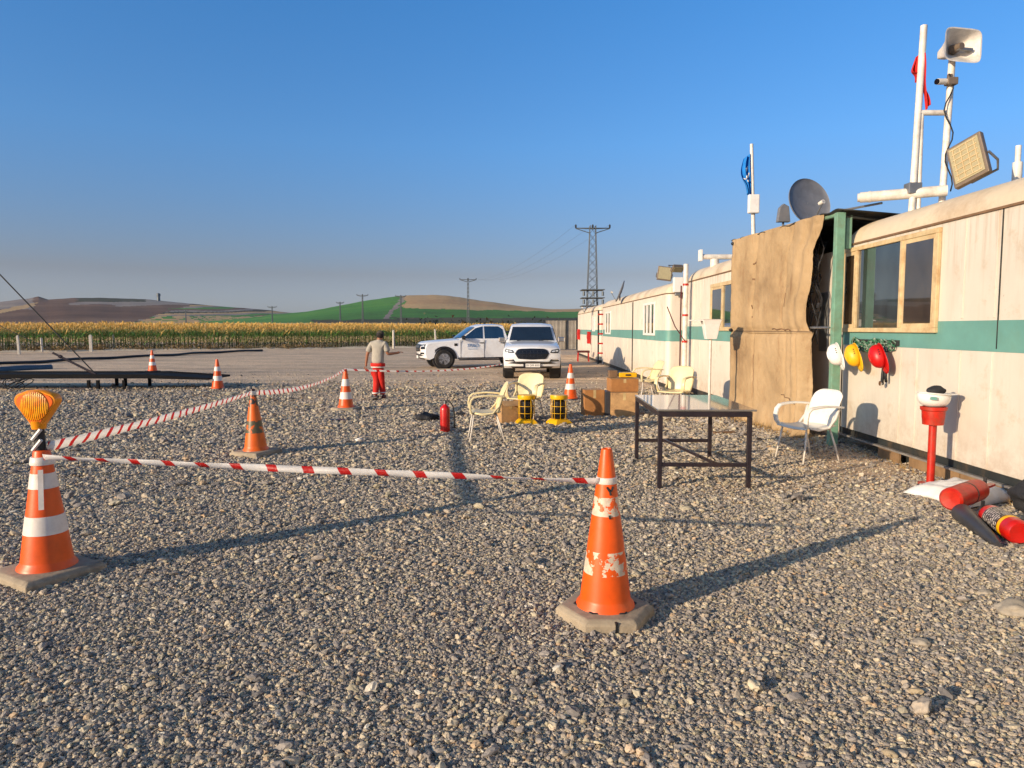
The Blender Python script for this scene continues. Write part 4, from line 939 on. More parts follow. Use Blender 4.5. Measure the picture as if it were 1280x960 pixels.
o = thing('fire_extinguisher', 'red extinguisher with printed label and yellow band at the right edge', 'extinguisher', (3.86, 5.30, 0.10)); q = Vector((0.16, 0.98, 0.03)).to_track_quat('Z', 'X'); o.rotation_euler = q.to_euler()
extinguisher_body(o, 0.095, 0.54, 'red_paint', True)
o = thing('discharge_horn', 'long dark tapered horn lying under the labelled extinguisher', 'horn', (3.84, 5.98, 0.08)); q = Vector((-0.25, -0.96, -0.055)).to_track_quat('Z', 'X'); o.rotation_euler = q.to_euler()
MB().lathe([(0.078, 0.0), (0.08, 0.01), (0.066, 0.3), (0.04, 0.68), (0.022, 0.78), (0.001, 0.78)], 24).build('cone', 'horn', o, smooth=True)
o = MB().blob((0, 0, 0), 0.24, 5, 0.45, 4, (1.0, 1.1, 0.72), 1.5).build('duffel_bag', 'black_cloth', smooth='all'); o.location = (4.72, 6.22, 0.15); tag(o, 'black cloth bag slumped against the trailer behind the extinguishers', 'bag')

# ================================================================ traffic cones
hexr = lambda r, a0=0, n=6: [(r * math.cos(R(a0) + 2 * math.pi * k / n), r * math.sin(R(a0) + 2 * math.pi * k / n)) for k in range(n)]
def big_cone(lab, p, H, m, base_r=0.30, rot=0, n=6, thick=0.075, crack=True, name='traffic_cone', bands=(), rb=0.145, rt=0.032, group='traffic cones in the yard', base_m='rubber_base', lean=0.0):
    o = thing(name, lab, 'traffic cone', p, R(rot), group); o.rotation_euler = (0, lean, R(rot))
    mb = MB(); P = hexr(base_r, 0, n)
    loft(mb, [[(x * k, y * k, z) for x, y in P] for k, z in ((1, 0), (1.0, thick * 0.65), (0.9, thick * 0.95), (0.62, thick))]); mb.build('base', base_m, o, bevel=0.008, smooth=True)
    if crack:
        MB().box((base_r * 0.10, -base_r * 0.83, thick * 0.42), (0.012, base_r * 0.12, thick * 0.86), R(10)).build('base_slot', 'black', o)
        MB().tube([(x * 0.62, y * 0.62, thick + 0.001) for x, y in P], 0.006, 5, True).build('base_groove', 'black', o)
    z0 = thick * 0.9
    prof = [(rb + 0.025, z0), (rb + 0.02, z0 + 0.02), (rb, z0 + 0.045), (rb * 0.985, z0 + 0.06)]
    k = 8
    for i in range(1, k + 1): t_ = i / k; prof.append((rb + (rt - rb) * t_, z0 + 0.05 + (H - z0 - 0.06) * t_))
    prof += [(rt * 0.95, H - 0.004), (rt * 0.75, H), (rt * 0.7, H - 0.01), (0.001, H - 0.03)]
    MB().lathe(prof, 48).build('body', m, o, smooth=True)
    for (a_, b_, bm_) in bands:
        ra = rb + (rt - rb) * ((a_ - z0 - 0.05) / (H - z0 - 0.06)); rb_ = rb + (rt - rb) * ((b_ - z0 - 0.05) / (H - z0 - 0.06))
        MB().lathe([(ra + 0.001, a_), (ra + 0.003, a_ + 0.001), (rb_ + 0.003, b_ - 0.001), (rb_ + 0.001, b_)], 48).build('reflective_band', bm_, o, smooth=True)
    return o
M['cone_near'] = cone_mat('orange cone with flaked bands', [(0.60, 0.705, (226, 206, 180), 0.43), (0.27, 0.40, (226, 206, 180), 0.49)])
M['cone_plain'] = cone_mat('orange cone', [])
M['cone_dirty'] = cone_mat('dirty orange cone', [(0.30, 0.46, (96, 88, 60), 0.44), (0.64, 0.80, (60, 54, 46), 0.44), (0.84, 1.0, (60, 20, 18), 0.3)], orange=(240, 104, 2))
M['refl'] = mat('white reflective sleeve', (226, 216, 204), 0.4, var=0.1, scale=8, dirt=(170, 150, 130), dirt_amt=0.45)
c3 = big_cone('nearest large orange cone with flaked white patches, on a hexagonal base', (0.535, 3.98, 0), 0.975, 'cone_near', 0.285, 0)
# scratched mark like a letter Y
o = MB()
def onc(x, z): rr_ = 0.145 + (0.032 - 0.145) * ((z - 0.117) / 0.85) + 0.0015; return (x, -math.sqrt(max(0, rr_ ** 2 - x * x)), z)
for pts in (((-0.018, 0.765), (-0.008, 0.75), (0.0, 0.74), (0.004, 0.72)), ((0.018, 0.767), (0.012, 0.75), (0.002, 0.74)), ((-0.004, 0.61), (0.0, 0.59))):
    o.tube([onc(x + 0.012, z) for x, z in pts], 0.0065, 5)
o.build('mark', 'black', c3)
c1 = big_cone('left orange cone with two white sleeves and a warning lamp, at the frame edge', (-3.11, 4.66, 0), 0.85, 'cone_plain', 0.36, 14, n=4, thick=0.07, bands=((0.60, 0.70, 'refl'), (0.30, 0.42, 'refl')), crack=False, rb=0.155, rt=0.05)
c2 = big_cone('dirty orange cone with dark stained bands, between the lamp cone and the person', (-3.34, 9.2, 0), 0.87, 'cone_dirty', 0.33, 20, n=4, bands=(), crack=False, rb=0.14, rt=0.03, lean=R(-1.5))
c4 = big_cone('clean orange cone with two white sleeves left of the walking person', (-3.34, 14.25, 0), 0.84, 'cone_plain', 0.31, 10, bands=((0.50, 0.64, 'refl'), (0.24, 0.38, 'refl')), crack=False)
def small_cone(lab, p, rot): return big_cone(lab, p, 0.82, 'cone_plain', 0.29, rot, n=4, bands=((0.50, 0.62, 'refl'), (0.24, 0.37, 'refl')), crack=False, thick=0.035, base_m='black', rb=0.15)
c5 = small_cone('orange cone with white sleeves at the right tip of the dark steel ramp', (-7.98, 19.25, 0), 45)
c7 = small_cone('orange cone with white sleeves in front of the right pickup', (1.36, 16.5, 0), 30)
c6 = small_cone('distant orange cone seen just above the dark steel ramp', (-13.8, 27.3, 0), 20)
# warning lamp
lp = Vector((-3.12, 4.66, 0.82)); o = thing('warning_lamp', 'amber triangular warning lamp on the left cone', 'warning lamp', lp, R(4))
MB().cyl((0, 0, 0), (0, 0, 0.2), 0.036, 0.03, 14).build('stem', 'black', o, smooth=True)
mb = MB()
for z, r, s_ in ((0.03, 0.036, 0.3), (0.10, 0.033, -0.3)): mb.cyl((-0.03, -0.03, z), (0.03, -0.035, z + 0.07), 0.012, n=6)
mb.build('tape_wrap', 'refl', o)
def tri(k=1.0, n=8):
    pts = []
    for cx, cz, r, a0, a1 in ((-0.085, 0.36, 0.05, 100, 205), (0.0, 0.225, 0.045, 215, 325), (0.085, 0.36, 0.05, -25, 80)):
        for i in range(n + 1): a = R(a0 + (a1 - a0) * i / n); pts.append((cx * k + r * k * math.cos(a), (cz - 0.31) * k + 0.31 + r * k * math.sin(a)))
    for x_, z_ in ((0.055, 0.425), (0.0, 0.431), (-0.055, 0.425)): pts.append((x_ * k, (z_ - 0.31) * k + 0.31))
    return pts
mb = MB(); loft(mb, [[(x, y, z) for x, z in tri(k)] for k, y in ((0.9, 0.045), (1.0, 0.035), (1.0, -0.02), (0.93, -0.035))]); mb.build('housing', 'amber', o, smooth=True)
mb = MB(); loft(mb, [[(x, y, z) for x, z in tri(k)] for k, y in ((0.86, -0.034), (0.84, -0.040), (0.70, -0.041))]); mb.build('rim', 'red_worn' if False else 'orange_rim', o, smooth=True) if 'orange_rim' in M else None
M['orange_rim'] = mat('orange reflector rim', (242, 104, 12), 0.35, var=0.2, bump=0)
mb.build('rim', 'orange_rim', o, smooth=True)
t = NT('ribbed amber lens'); v = t.coord(); s_ = t.sep(v); t.col(t.mix(t.ramp(t.noise(v, 18, 4), [(0.4, (0, 0, 0)), (0.6, (1, 1, 1))]), lin((226, 124, 6)), lin((244, 166, 20)))); t.set(Roughness=0.25)
t.bump(t.math('SINE', t.math('MULTIPLY', s_[0], 520)), 0.8, 0.003); M['lens_amber'] = t.m
MB().lathe([(0.100, 0.0), (0.096, 0.008), (0.066, 0.018), (0.001, 0.022)], 32, (0, -0.038, 0.325), Matrix.Rotation(R(90), 3, 'X'), sx=0.9).build('lens', 'lens_amber', o, smooth=True)
MB().cyl((0, 0, 0.17), (0, 0, 0.225), 0.042, 0.05, 16).build('collar', 'amber', o, smooth=True)

# ================================================================ barrier tape
def tape(lab, a, b, sag, w0, w1, twist=(0.0, 0.0), n=160, period=0.2, slant=1.0, wob=0.0, seed=0):
    a = Vector(a); b = Vector(b); L = (b - a).length; d = (b - a).normalized(); side = d.cross(Vector((0, 0, 1))).normalized()
    vs = []; uv = []
    for i in range(n + 1):
        t_ = i / n; p = (b - a) * t_ - Vector((0, 0, sag * 4 * t_ * (1 - t_))); wd_ = w0 + (w1 - w0) * t_
        tw = twist[0] + (twist[1] - twist[0]) * t_ + wob * math.sin(t_ * 9 + seed) + wob * 0.6 * math.sin(t_ * 23 + seed)
        e = Vector((0, 0, 1)) * math.cos(tw) + side * math.sin(tw)
        for k in (-0.5, 0.0, 0.5): vs.append(p + e * wd_ * k + side * (0.006 * math.sin(t_ * 70) if k == 0 else 0)); uv.append((t_ * L, k))
    fs = []
    for i in range(n):
        for k in (0, 1): q = i * 3 + k; fs.append((q, q + 3, q + 4, q + 1))
    mb = MB().add(vs, fs); ob = mb.build('barrier_tape', stripe_mat('barrier tape', period, slant), smooth='all', solid=0.0008, fix=False)
    ul = ob.data.uv_layers.new(name='UVMap')
    for lp_ in ob.data.loops: ul.data[lp_.index].uv = uv[lp_.vertex_index]
    ob.location = a; return tag(ob, lab, 'barrier tape', 'red and white tapes strung between the cones')
tape('red and white tape running from the lamp cone to the nearest cone', (-3.05, 4.58, 0.815), (0.49, 3.94, 0.795), 0.006, 0.042, 0.042, (0.25, 0.35), period=0.235, slant=0.3, wob=0.5)
tape('broad red and white tape rising from the lamp cone to the dirty cone', (-3.07, 4.66, 0.87), (-3.36, 9.2, 0.82), 0.02, 0.070, 0.05, (0.1, 0.05), period=0.17, slant=-0.8, wob=0.15, n=220)
tape('thin sagging tape from the dirty cone to the clean cone near the person', (-3.34, 9.2, 0.82), (-3.34, 14.25, 0.83), 0.12, 0.07, 0.06, (0.2, 0.3), period=0.2, wob=0.3, seed=2)
tape('far thin tape stretched from the clean cone to the right pickup', (-3.34, 14.25, 0.83), (-0.33, 24.6, 0.42), 0.12, 0.045, 0.045, (0.3, 0.2), period=0.5, wob=0.4, seed=5)
for (cx, cy, z, r) in ((0.535, 3.98, 0.80, 0.06),):
    o = MB().lathe([(r - 0.001, 0), (r + 0.002, 0.006), (r - 0.002, 0.034), (r - 0.005, 0.036)], 32).build('tape_wrap', 'refl', c3, smooth=True); o.location = (0, 0, z - 0.022)
o = MB().lathe([(0.073, 0), (0.074, 0.01), (0.067, 0.05), (0.065, 0.052)], 28).build('tape_wrap', 'refl', c1, smooth=True); o.location = (0, 0, 0.755)
MB().box((0.0, -0.094, 0.60), (0.03, 0.006, 0.26), m=Matrix.Rotation(R(-8), 3, 'X')).build('tape_tail', 'refl', c1).rotation_euler = (0, 0, R(10))
o = MB().lathe([(0.045, 0), (0.046, 0.01), (0.038, 0.05), (0.035, 0.052)], 28).build('tape_wrap', 'refl', c2, smooth=True); o.location = (0, 0, 0.79)

# ================================================================ table
o = thing('work_table', 'long glossy-topped table on a dark steel frame', 'table', (2.0, 8.05, 0), R(-1.5))
W2, L2, HT = 0.455, 0.80, 0.80
t = NT('glossy tabletop'); v = t.coord(); t.col(t.ramp(t.noise(v, 3, 6), [(0.3, lin((96, 92, 88))), (0.7, lin((122, 116, 108)))])); t.b.inputs['Coat Weight'].default_value = 1; t.b.inputs['Coat Roughness'].default_value = 0.04; t.set(Roughness=0.25); M['tabletop'] = t.m
MB().box((0.02, 0, HT + 0.012), (W2 * 2 + 0.10, L2 * 2 + 0.02, 0.02)).build('tabletop', 'tabletop', o, bevel=0.004)
mb = MB(); s_ = 0.045
for sx in (-1, 1): mb.box((sx * W2, 0, HT - 0.026), (s_, L2 * 2 - s_, 0.05))
for sy in (-1, 1): mb.box((0, sy * L2, HT - 0.027), (W2 * 2 + s_, s_, 0.052))
mb.build('frame', 'steel_dark', o, bevel=0.004)
for sx in (-1, 1):
    for sy in (-1, 1): MB().box((sx * W2, sy * L2, (HT - 0.055) / 2), (s_, s_, HT - 0.055)).build('leg', 'steel_dark', o, bevel=0.004)
for sy, z in ((-1, 0.25), (1, 0.25)): MB().box((0, sy * L2, z), (W2 * 2 - s_, 0.035, 0.04)).build('stretcher', 'steel_dark', o, bevel=0.003)
MB().cyl((-0.12, L2, 0.26), (0.12, -L2, 0.26), 0.02, n=4).build('brace', 'steel_dark', o)

# ================================================================ chairs
def make_chair(m, lab, p, rz, legm='white_metal'):
    o = thing('plastic_chair', lab, 'chair', p, R(rz), 'plastic armchairs with tube legs')
    hw = 0.235
    MB().grid(lambda u, v_: ((u - 0.5) * 2 * hw * (1.0 + 0.06 * (1 - v_)), -0.22 + 0.44 * v_, 0.43 + 0.012 * abs(2 * u - 1) ** 2 - 0.02 * math.sin(math.pi * v_) - (0.03 * (1 - v_ * 6) ** 2 if v_ < 1 / 6 else 0)), 16, 16).build('seat', m, o, smooth='all', solid=0.01)
    def bk(u, v_):
        x = (u - 0.5) * 2; w_ = hw * (0.96 + 0.05 * math.sin(v_ * 3)) * (1 - 0.12 * max(0, (v_ - 0.88) / 0.12) ** 2)
        return (x * w_, 0.2 + 0.13 * v_ ** 1.3 - 0.045 * x * x * (1 - 0.3 * v_) + 0.02, 0.42 + 0.43 * v_ - 0.04 * abs(x) ** 5 * max(0, (v_ - 0.7) / 0.3))
    MB().grid(bk, 20, 20).build('backrest', m, o, smooth='all', solid=0.01)
    def ribbon(pts, w_, th, nrm=None):
        pts = [Vector(q) for q in pts]; vs = []; N = len(pts)
        for i, q in enumerate(pts):
            d = (pts[min(i + 1, N - 1)] - pts[max(i - 1, 0)]).normalized(); s = Vector((1, 0, 0)); up = d.cross(s).normalized()
            ww = w_[i] if isinstance(w_, list) else w_
            vs += [q + s * ww / 2 + up * th / 2, q - s * ww / 2 + up * th / 2, q - s * ww / 2 - up * th / 2, q + s * ww / 2 - up * th / 2]
        fs = [(4 * i + k, 4 * i + (k + 1) % 4, 4 * i + 4 + (k + 1) % 4, 4 * i + 4 + k) for i in range(N - 1) for k in range(4)] + [(0, 1, 2, 3), (4 * N - 1, 4 * N - 2, 4 * N - 3, 4 * N - 4)]
        return MB().add(vs, fs)
    for s in (-1, 1):
        x = s * (hw + 0.03)
        pts = [(x, 0.27, 0.66)] + [(x + s * 0.01, 0.2 - 0.30 * t_, 0.665 + 0.012 * math.sin(3 * t_)) for t_ in (0.2, 0.5, 0.8, 1.0)] + [(x, -0.17, 0.655), (x, -0.215, 0.61), (x, -0.232, 0.54), (x - s * 0.01, -0.225, 0.47), (x - s * 0.03, -0.2, 0.425)]
        ribbon(pts, 0.062, 0.024).build('armrest', m, o, smooth='all', bevel=0.003)
        ribbon([(x - s * 0.03, -0.17, 0.43), (x - s * 0.015, -0.05, 0.40), (x - s * 0.015, 0.1, 0.42), (x - s * 0.02, 0.19, 0.52), (x - s * 0.01, 0.23, 0.64)], 0.03, 0.026).build('side_rail', m, o, smooth='all')
        MB().tube([(s * 0.2, -0.17, 0.42), (s * 0.225, -0.2, 0.2), (s * 0.24, -0.235, 0)], 0.011, 8).build('leg', legm, o, smooth='all')
        MB().tube([(s * 0.2, 0.15, 0.42), (s * 0.225, 0.22, 0.2), (s * 0.24, 0.28, 0)], 0.011, 8).build('leg', legm, o, smooth='all')
    mb = MB(); mb.tube([(-0.2, -0.17, 0.41), (0, -0.175, 0.39), (0.2, -0.17, 0.41)], 0.01, 6).tube([(-0.2, 0.15, 0.41), (0.2, 0.15, 0.41)], 0.01, 6).tube([(-0.2, -0.17, 0.41), (0.2, 0.15, 0.40)], 0.01, 6)
    mb.build('seat_frame', legm, o, smooth='all')
    return o
c = make_chair('chair_white', 'clean white armchair beside the green porch post', (3.68, 8.83, 0), -72); c.scale = (1.06, 1.06, 1.04)
make_chair('chair_cream', 'cream armchair seen side-on between the red extinguisher and the cage lamps', (-0.40, 10.42, 0), -84).scale = (1, 1, 1.02)
make_chair('chair_cream', 'cream armchair facing the camera behind the left cage lamp', (0.24, 12.75, 0), -22).scale = (1.05, 1.05, 0.98)
make_chair('chair_cream', 'yellowed armchair right behind the work table', (3.12, 13.6, 0), -38).scale = (1.05, 1.05, 1.08)
make_chair('chair_cream', 'yellowed armchair farthest back, beside the long trailer', (3.15, 16.6, 0), -78).scale = (1.05, 1.05, 1.06)

# ================================================================ cage lamps
def cage_lamp(lab, p, rz):
    o = thing('cage_lamp', lab, 'work lamp', p, R(rz), 'yellow cage lamps standing on the gravel')
    mb = MB(); loft(mb, [[(x * k, y * k, z) for x, y in hexr(0.19, 45, 4)] for k, z in ((1.3, 0.0), (1.3, 0.025), (1.05, 0.07), (0.8, 0.10))]); mb.build('base', 'yellow', o, bevel=0.01)
    MB().lathe([(0.09, 0.10), (0.108, 0.13), (0.112, 0.3), (0.108, 0.40), (0.08, 0.43)], 24).build('reflector', 'black_gloss', o, smooth=True)
    MB().lathe([(0.10, 0.435), (0.15, 0.44), (0.155, 0.475), (0.15, 0.51), (0.06, 0.52), (0.001, 0.52)], 24).build('cap', 'yellow', o, smooth=True)
    mb = MB()
    for k in range(8): a_ = k * math.pi / 4 + 0.39; mb.tube([(0.13 * math.cos(a_), 0.13 * math.sin(a_), 0.09), (0.145 * math.cos(a_), 0.145 * math.sin(a_), 0.25), (0.135 * math.cos(a_), 0.135 * math.sin(a_), 0.45)], 0.005, 6)
    for z, r in ((0.2, 0.143), (0.32, 0.143)): mb.tube([(r * math.cos(q * 0.2618), r * math.sin(q * 0.2618), z) for q in range(24)], 0.0045, 6, True)
    mb.build('cage', 'yellow', o, smooth='all'); return o
cage_lamp('left yellow cage lamp, in front of the cream chair', (0.25, 12.2, 0), 10)
cage_lamp('right yellow cage lamp, standing alone on the gravel', (0.81, 12.2, 0), 30)

# ================================================================ boxes and clutter
def carton(lab, p, d, rz, m='cardboard', flaps=False):
    o = thing('cardboard_box', lab, 'cardboard box', p, R(rz), 'cardboard boxes left in the yard')
    MB().box((0, 0, d[2] / 2), d).build('carton', m, o, bevel=0.006)
    MB().box((0, 0, d[2] + 0.001), (d[0] * 1.002, 0.05, 0.002)).box((0, -d[1] / 2 - 0.001, d[2] * 0.85), (0.05, 0.002, d[2] * 0.3)).build('packing_tape', 'tape', o)
    if flaps:
        MB().box((0, -d[1] / 2 - 0.07, d[2] - 0.01), (d[0], 0.17, 0.006), m=Matrix.Rotation(R(25), 3, 'X')).build('flap', m, o); MB().box((d[0] / 2 + 0.06, 0, d[2] + 0.03), (0.15, d[1], 0.006), m=Matrix.Rotation(R(-30), 3, 'Y')).build('flap', m, o)
    return o
carton('tall closed cardboard box, left of the group near the table', (1.53, 13.45, 0), (0.38, 0.36, 0.50), 6)
carton('pale worn cardboard box under another box, right of the group', (2.10, 13.35, 0), (0.5, 0.42, 0.46), -4, 'cardboard_pale')
carton('brown cardboard box lying on top of the pale worn one', (2.1, 13.5, 0.466), (0.52, 0.45, 0.24), 3)
carton('open cardboard box with flaps beside the left cage lamp', (-0.08, 12.5, 0), (0.36, 0.34, 0.36), 22, 'cardboard_pale', True)
o = thing('panel', 'dark slab standing in for the shaded gap between two cardboard boxes', 'panel', (1.79, 13.4, 0)); MB().box((0, 0, 0.235), (0.1, 0.3, 0.47)).build('board', 'horn', o, bevel=0.006)  # fills the gap between the cartons; its dark colour stands for shade there
o = thing('tool_case', 'yellow and brown tool case on the topmost cardboard box', 'tool case', (2.22, 13.7, 0.712)); MB().box((0, 0, 0.05), (0.34, 0.24, 0.09)).build('case', 'yellow', o, bevel=0.012); MB().box((-0.28, 0, 0.07), (0.16, 0.22, 0.13)).build('pouch', 'wood', o, bevel=0.01); MB().box((0, -0.125, 0.05), (0.1, 0.01, 0.03)).build('handle', 'black', o)
# standing extinguisher
o = thing('fire_extinguisher', 'red extinguisher standing upright on the gravel with a black hose', 'extinguisher', (-1.06, 11.2, 0), R(-15)); extinguisher_body(o, 0.078, 0.46, 'red_paint')
MB().tube([(0.02, -0.02, 0.49), (0.09, -0.02, 0.5), (0.14, -0.01, 0.42), (0.16, 0.0, 0.28), (0.15, 0.02, 0.16), (0.15, 0.02, 0.08)], [0.011, 0.011, 0.011, 0.011, 0.013, 0.02], 8).build('hose', 'black', o, smooth='all')
for i, (px, py, r, lab) in enumerate(((534, 526, 0.17, 'black cloth bag lying left of the standing extinguisher'), (577, 520, 0.08, 'small black cloth bag between the extinguisher and the side-on chair'))):
    p = gr(px, py); o = MB().blob((0, 0, 0), r, i + 8, 0.6, 3, (1.2, 0.9, 0.55), 1.8).build('cloth_bag', 'black_cloth', smooth='all'); o.location = (p.x, p.y, r * 0.35); tag(o, lab, 'bag')
o = thing('steel_offcut', 'flat dark piece of sheet lying in front of the clean cone', 'sheet', gr(424, 526) + Vector((0, 0, 0.02)), R(5)); MB().box((0, 0, 0), (0.34, 0.18, 0.02)).build('sheet', 'steel_dark', o)
# white box on a thin pole
p = gr(886, 527); o = thing('post_box', 'white box on a thin white pole with a flat base, behind the table', 'box stand', (p.x, p.y, 0))
MB().cyl((0, 0, 0.02), (0, 0, 1.5), 0.022, n=12).build('pole', 'white_metal', o, smooth=True)
MB().box((0, 0, 0.012), (0.42, 0.3, 0.024)).build('base', 'white_metal', o, bevel=0.004)
mb = MB(); loft(mb, [[(x * k, y * k, z) for x, y in ((-0.15, -0.1), (0.15, -0.1), (0.15, 0.1), (-0.15, 0.1))] for k, z in ((0.62, 1.46), (0.75, 1.55), (0.92, 1.72), (1.1, 1.80), (1.25, 1.81))]); mb.build('box', 'plastic_white', o, bevel=0.012)
MB().box((-0.26, 0, 1.79), (0.22, 0.16, 0.02)).build('lid', 'plastic_white', o)
# planks near the tarp foot
for px, py, L_, rz, lab in ((905, 543, 0.35, 14, 'short plank lying on the gravel behind the right table leg'), (880, 520, 0.7, 2, 'longer dark plank lying at the foot of the white box stand')):
    p = gr(px, py); o = MB().box((0, 0, 0.02), (L_, 0.07, 0.03)).build('plank', 'wood', bevel=0.004); o.location = (p.x, p.y, 0.012); o.rotation_euler = (0, 0, R(rz)); tag(o, lab, 'plank')
# dry weeds along the tarp foot
mb = MB()
for k in range(420):
    f = rng.uniform(); b_ = P1.lerp(P0, f) + Vector((-0.1 - abs(rng.normal()) * 0.14, rng.normal() * 0.08, 0)); h = rng.uniform(0.04, 0.2); a_ = rng.uniform(0, 6.28); l_ = Vector((math.cos(a_), math.sin(a_), 0)) * h * 0.8
    s = Vector((-math.sin(a_), math.cos(a_), 0)) * 0.005; mb.add([b_ + s, b_ - s, b_ + l_ + Vector((0, 0, h)) * 0.8], [(0, 1, 2)])
for k in range(240):
    b_ = Vector((4.66 - abs(rng.normal()) * 0.06, rng.uniform(6.2, 10.3), 0)); h = rng.uniform(0.03, 0.1); a_ = rng.uniform(0, 6.28); l_ = Vector((math.cos(a_), math.sin(a_), 0)) * h
    s = Vector((-math.sin(a_), math.cos(a_), 0)) * 0.004; mb.add([b_ + s, b_ - s, b_ + l_ + Vector((0, 0, h)) * 0.8], [(0, 1, 2)])
tag(mb.build('dry_grass', 'dry_grass', fix=False), 'thin dry grass along the foot of the tarpaulin and trailer', 'grass', kind='stuff')

# ================================================================ dark steel ramp at left, cables and hose
o = thing('steel_ramp', 'long low dark steel ramp on short legs, left side of the yard', 'ramp', (-8.15, 19.8, 0))
mb = MB()
def rz__(x): return 0.42 if x < -1.7 else 0.42 + (x + 1.7) / 1.7 * -0.10
for (xa, xb) in ((-14, -1.7), (-1.7, 0)):
    za, zb_ = rz__(xa), rz__(xb)
    for y0_, y1_ in ((-0.75, -0.62), (0.62, 0.75)):
        mb.slab([(xa, y0_, za), (xb, y0_, zb_), (xb, y0_, zb_ - (0.11 if xb < -1 else 0.05)), (xa, y0_, za - 0.11)], [(xa, y1_, za), (xb, y1_, zb_), (xb, y1_, zb_ - (0.11 if xb < -1 else 0.05)), (xa, y1_, za - 0.11)])
mb.build('side_beam', 'ramp_black', o)
mb = MB(); mb.slab([(-14, -0.62, 0.39), (-1.7, -0.62, 0.39), (-1.7, 0.62, 0.39), (-14, 0.62, 0.39)], [(-14, -0.62, 0.37), (-1.7, -0.62, 0.37), (-1.7, 0.62, 0.37), (-14, 0.62, 0.37)]); mb.build('deck', 'ramp_black', o)
mb = MB(); mb.slab([(-1.7, -0.62, 0.39), (0, -0.62, 0.29), (0, 0.62, 0.29), (-1.7, 0.62, 0.39)], [(-1.7, -0.62, 0.37), (0, -0.62, 0.27), (0, 0.62, 0.27), (-1.7, 0.62, 0.37)]); mb.build('ramp_plate', 'ramp_black', o)
for x in (-3.25, -3.0, -2.45, -10.5): 
    for y in (-0.68, 0.68): MB().box((x if x != -2.45 else -2.1 - 0.2, y, 0.13), (0.07, 0.07, 0.26)).build('leg', 'ramp_black', o)
MB().box((-3.6, -0.68, 0.03), (0.7, 0.1, 0.05)).build('foot_plate', 'steel_dark', o)
mb = MB()
for k in range(5): mb.tube([(-5.2 + 0.35 * math.cos(q * 0.5 + k) + k * 0.04, -0.9 + 0.2 * math.sin(q * 0.5), 0.03 + 0.28 * abs(math.sin(q * 0.31 + k))) for q in range(14)], 0.012, 5)
mb.build('loose_wire', 'black', o)
m_ = Vector((-20.5, 19.6, 0)); o = thing('guy_mast', 'steel guy mast at the far left end of the ramp', 'mast', m_); MB().cyl((0, 0, 0), (0, 0, 10.4), 0.1, 0.07, 12).build('pole', 'steel_dark', o, smooth=True)
an = at(120, 468, 19.3)
wire('guy_cable', Vector((-20.45, 19.6, 10.2)), an, 0.0, 0.018, 'long black guy cable slanting down to the steel ramp', 'black', n=4, cat='cable')
wire('guy_cable', Vector((-20.45, 19.6, 5.6)), at(66, 438, 19.3) + Vector((0, 0, 0.0)), 0.25, 0.008, 'thin slack cable left of the long guy cable', 'black', n=16, cat='cable')
o = MB().cyl((0, 0, 0), an - at(66, 441, 19.3), 0.03, 0.035, 8).cyl(Vector((0, 0, 0)) + (an - at(66, 441, 19.3)) * 0.15, (an - at(66, 441, 19.3)) * 0.2, 0.05, n=8).build('strut', 'steel_dark', smooth=True); o.location = at(66, 441, 19.3); tag(o, 'short thick dark strut leaning on the steel ramp', 'strut')
a = gr(-40, 459); b = gr(325, 439); pts = [a.lerp(b, i / 30) + Vector((0.25 * math.sin(i * 0.5), 0, 0.09 + 0.02 * math.sin(i))) - a for i in range(31)]
o = MB().tube(pts, 0.07, 8).build('hose', 'black', smooth='all'); o.location = a; tag(o, 'long black hose lying across the far left of the yard', 'hose')
a = gr(-40, 466); b = gr(64, 461); pts = [a.lerp(b, i / 12) + Vector((0, 0, 0.06 + 0.01 * math.sin(i))) - a for i in range(13)]
o = MB().tube(pts, 0.13, 10).build('hose', 'blue_pipe', smooth='all'); o.location = a; tag(o, 'thick blue-grey hose lying at the far left behind the ramp', 'hose')

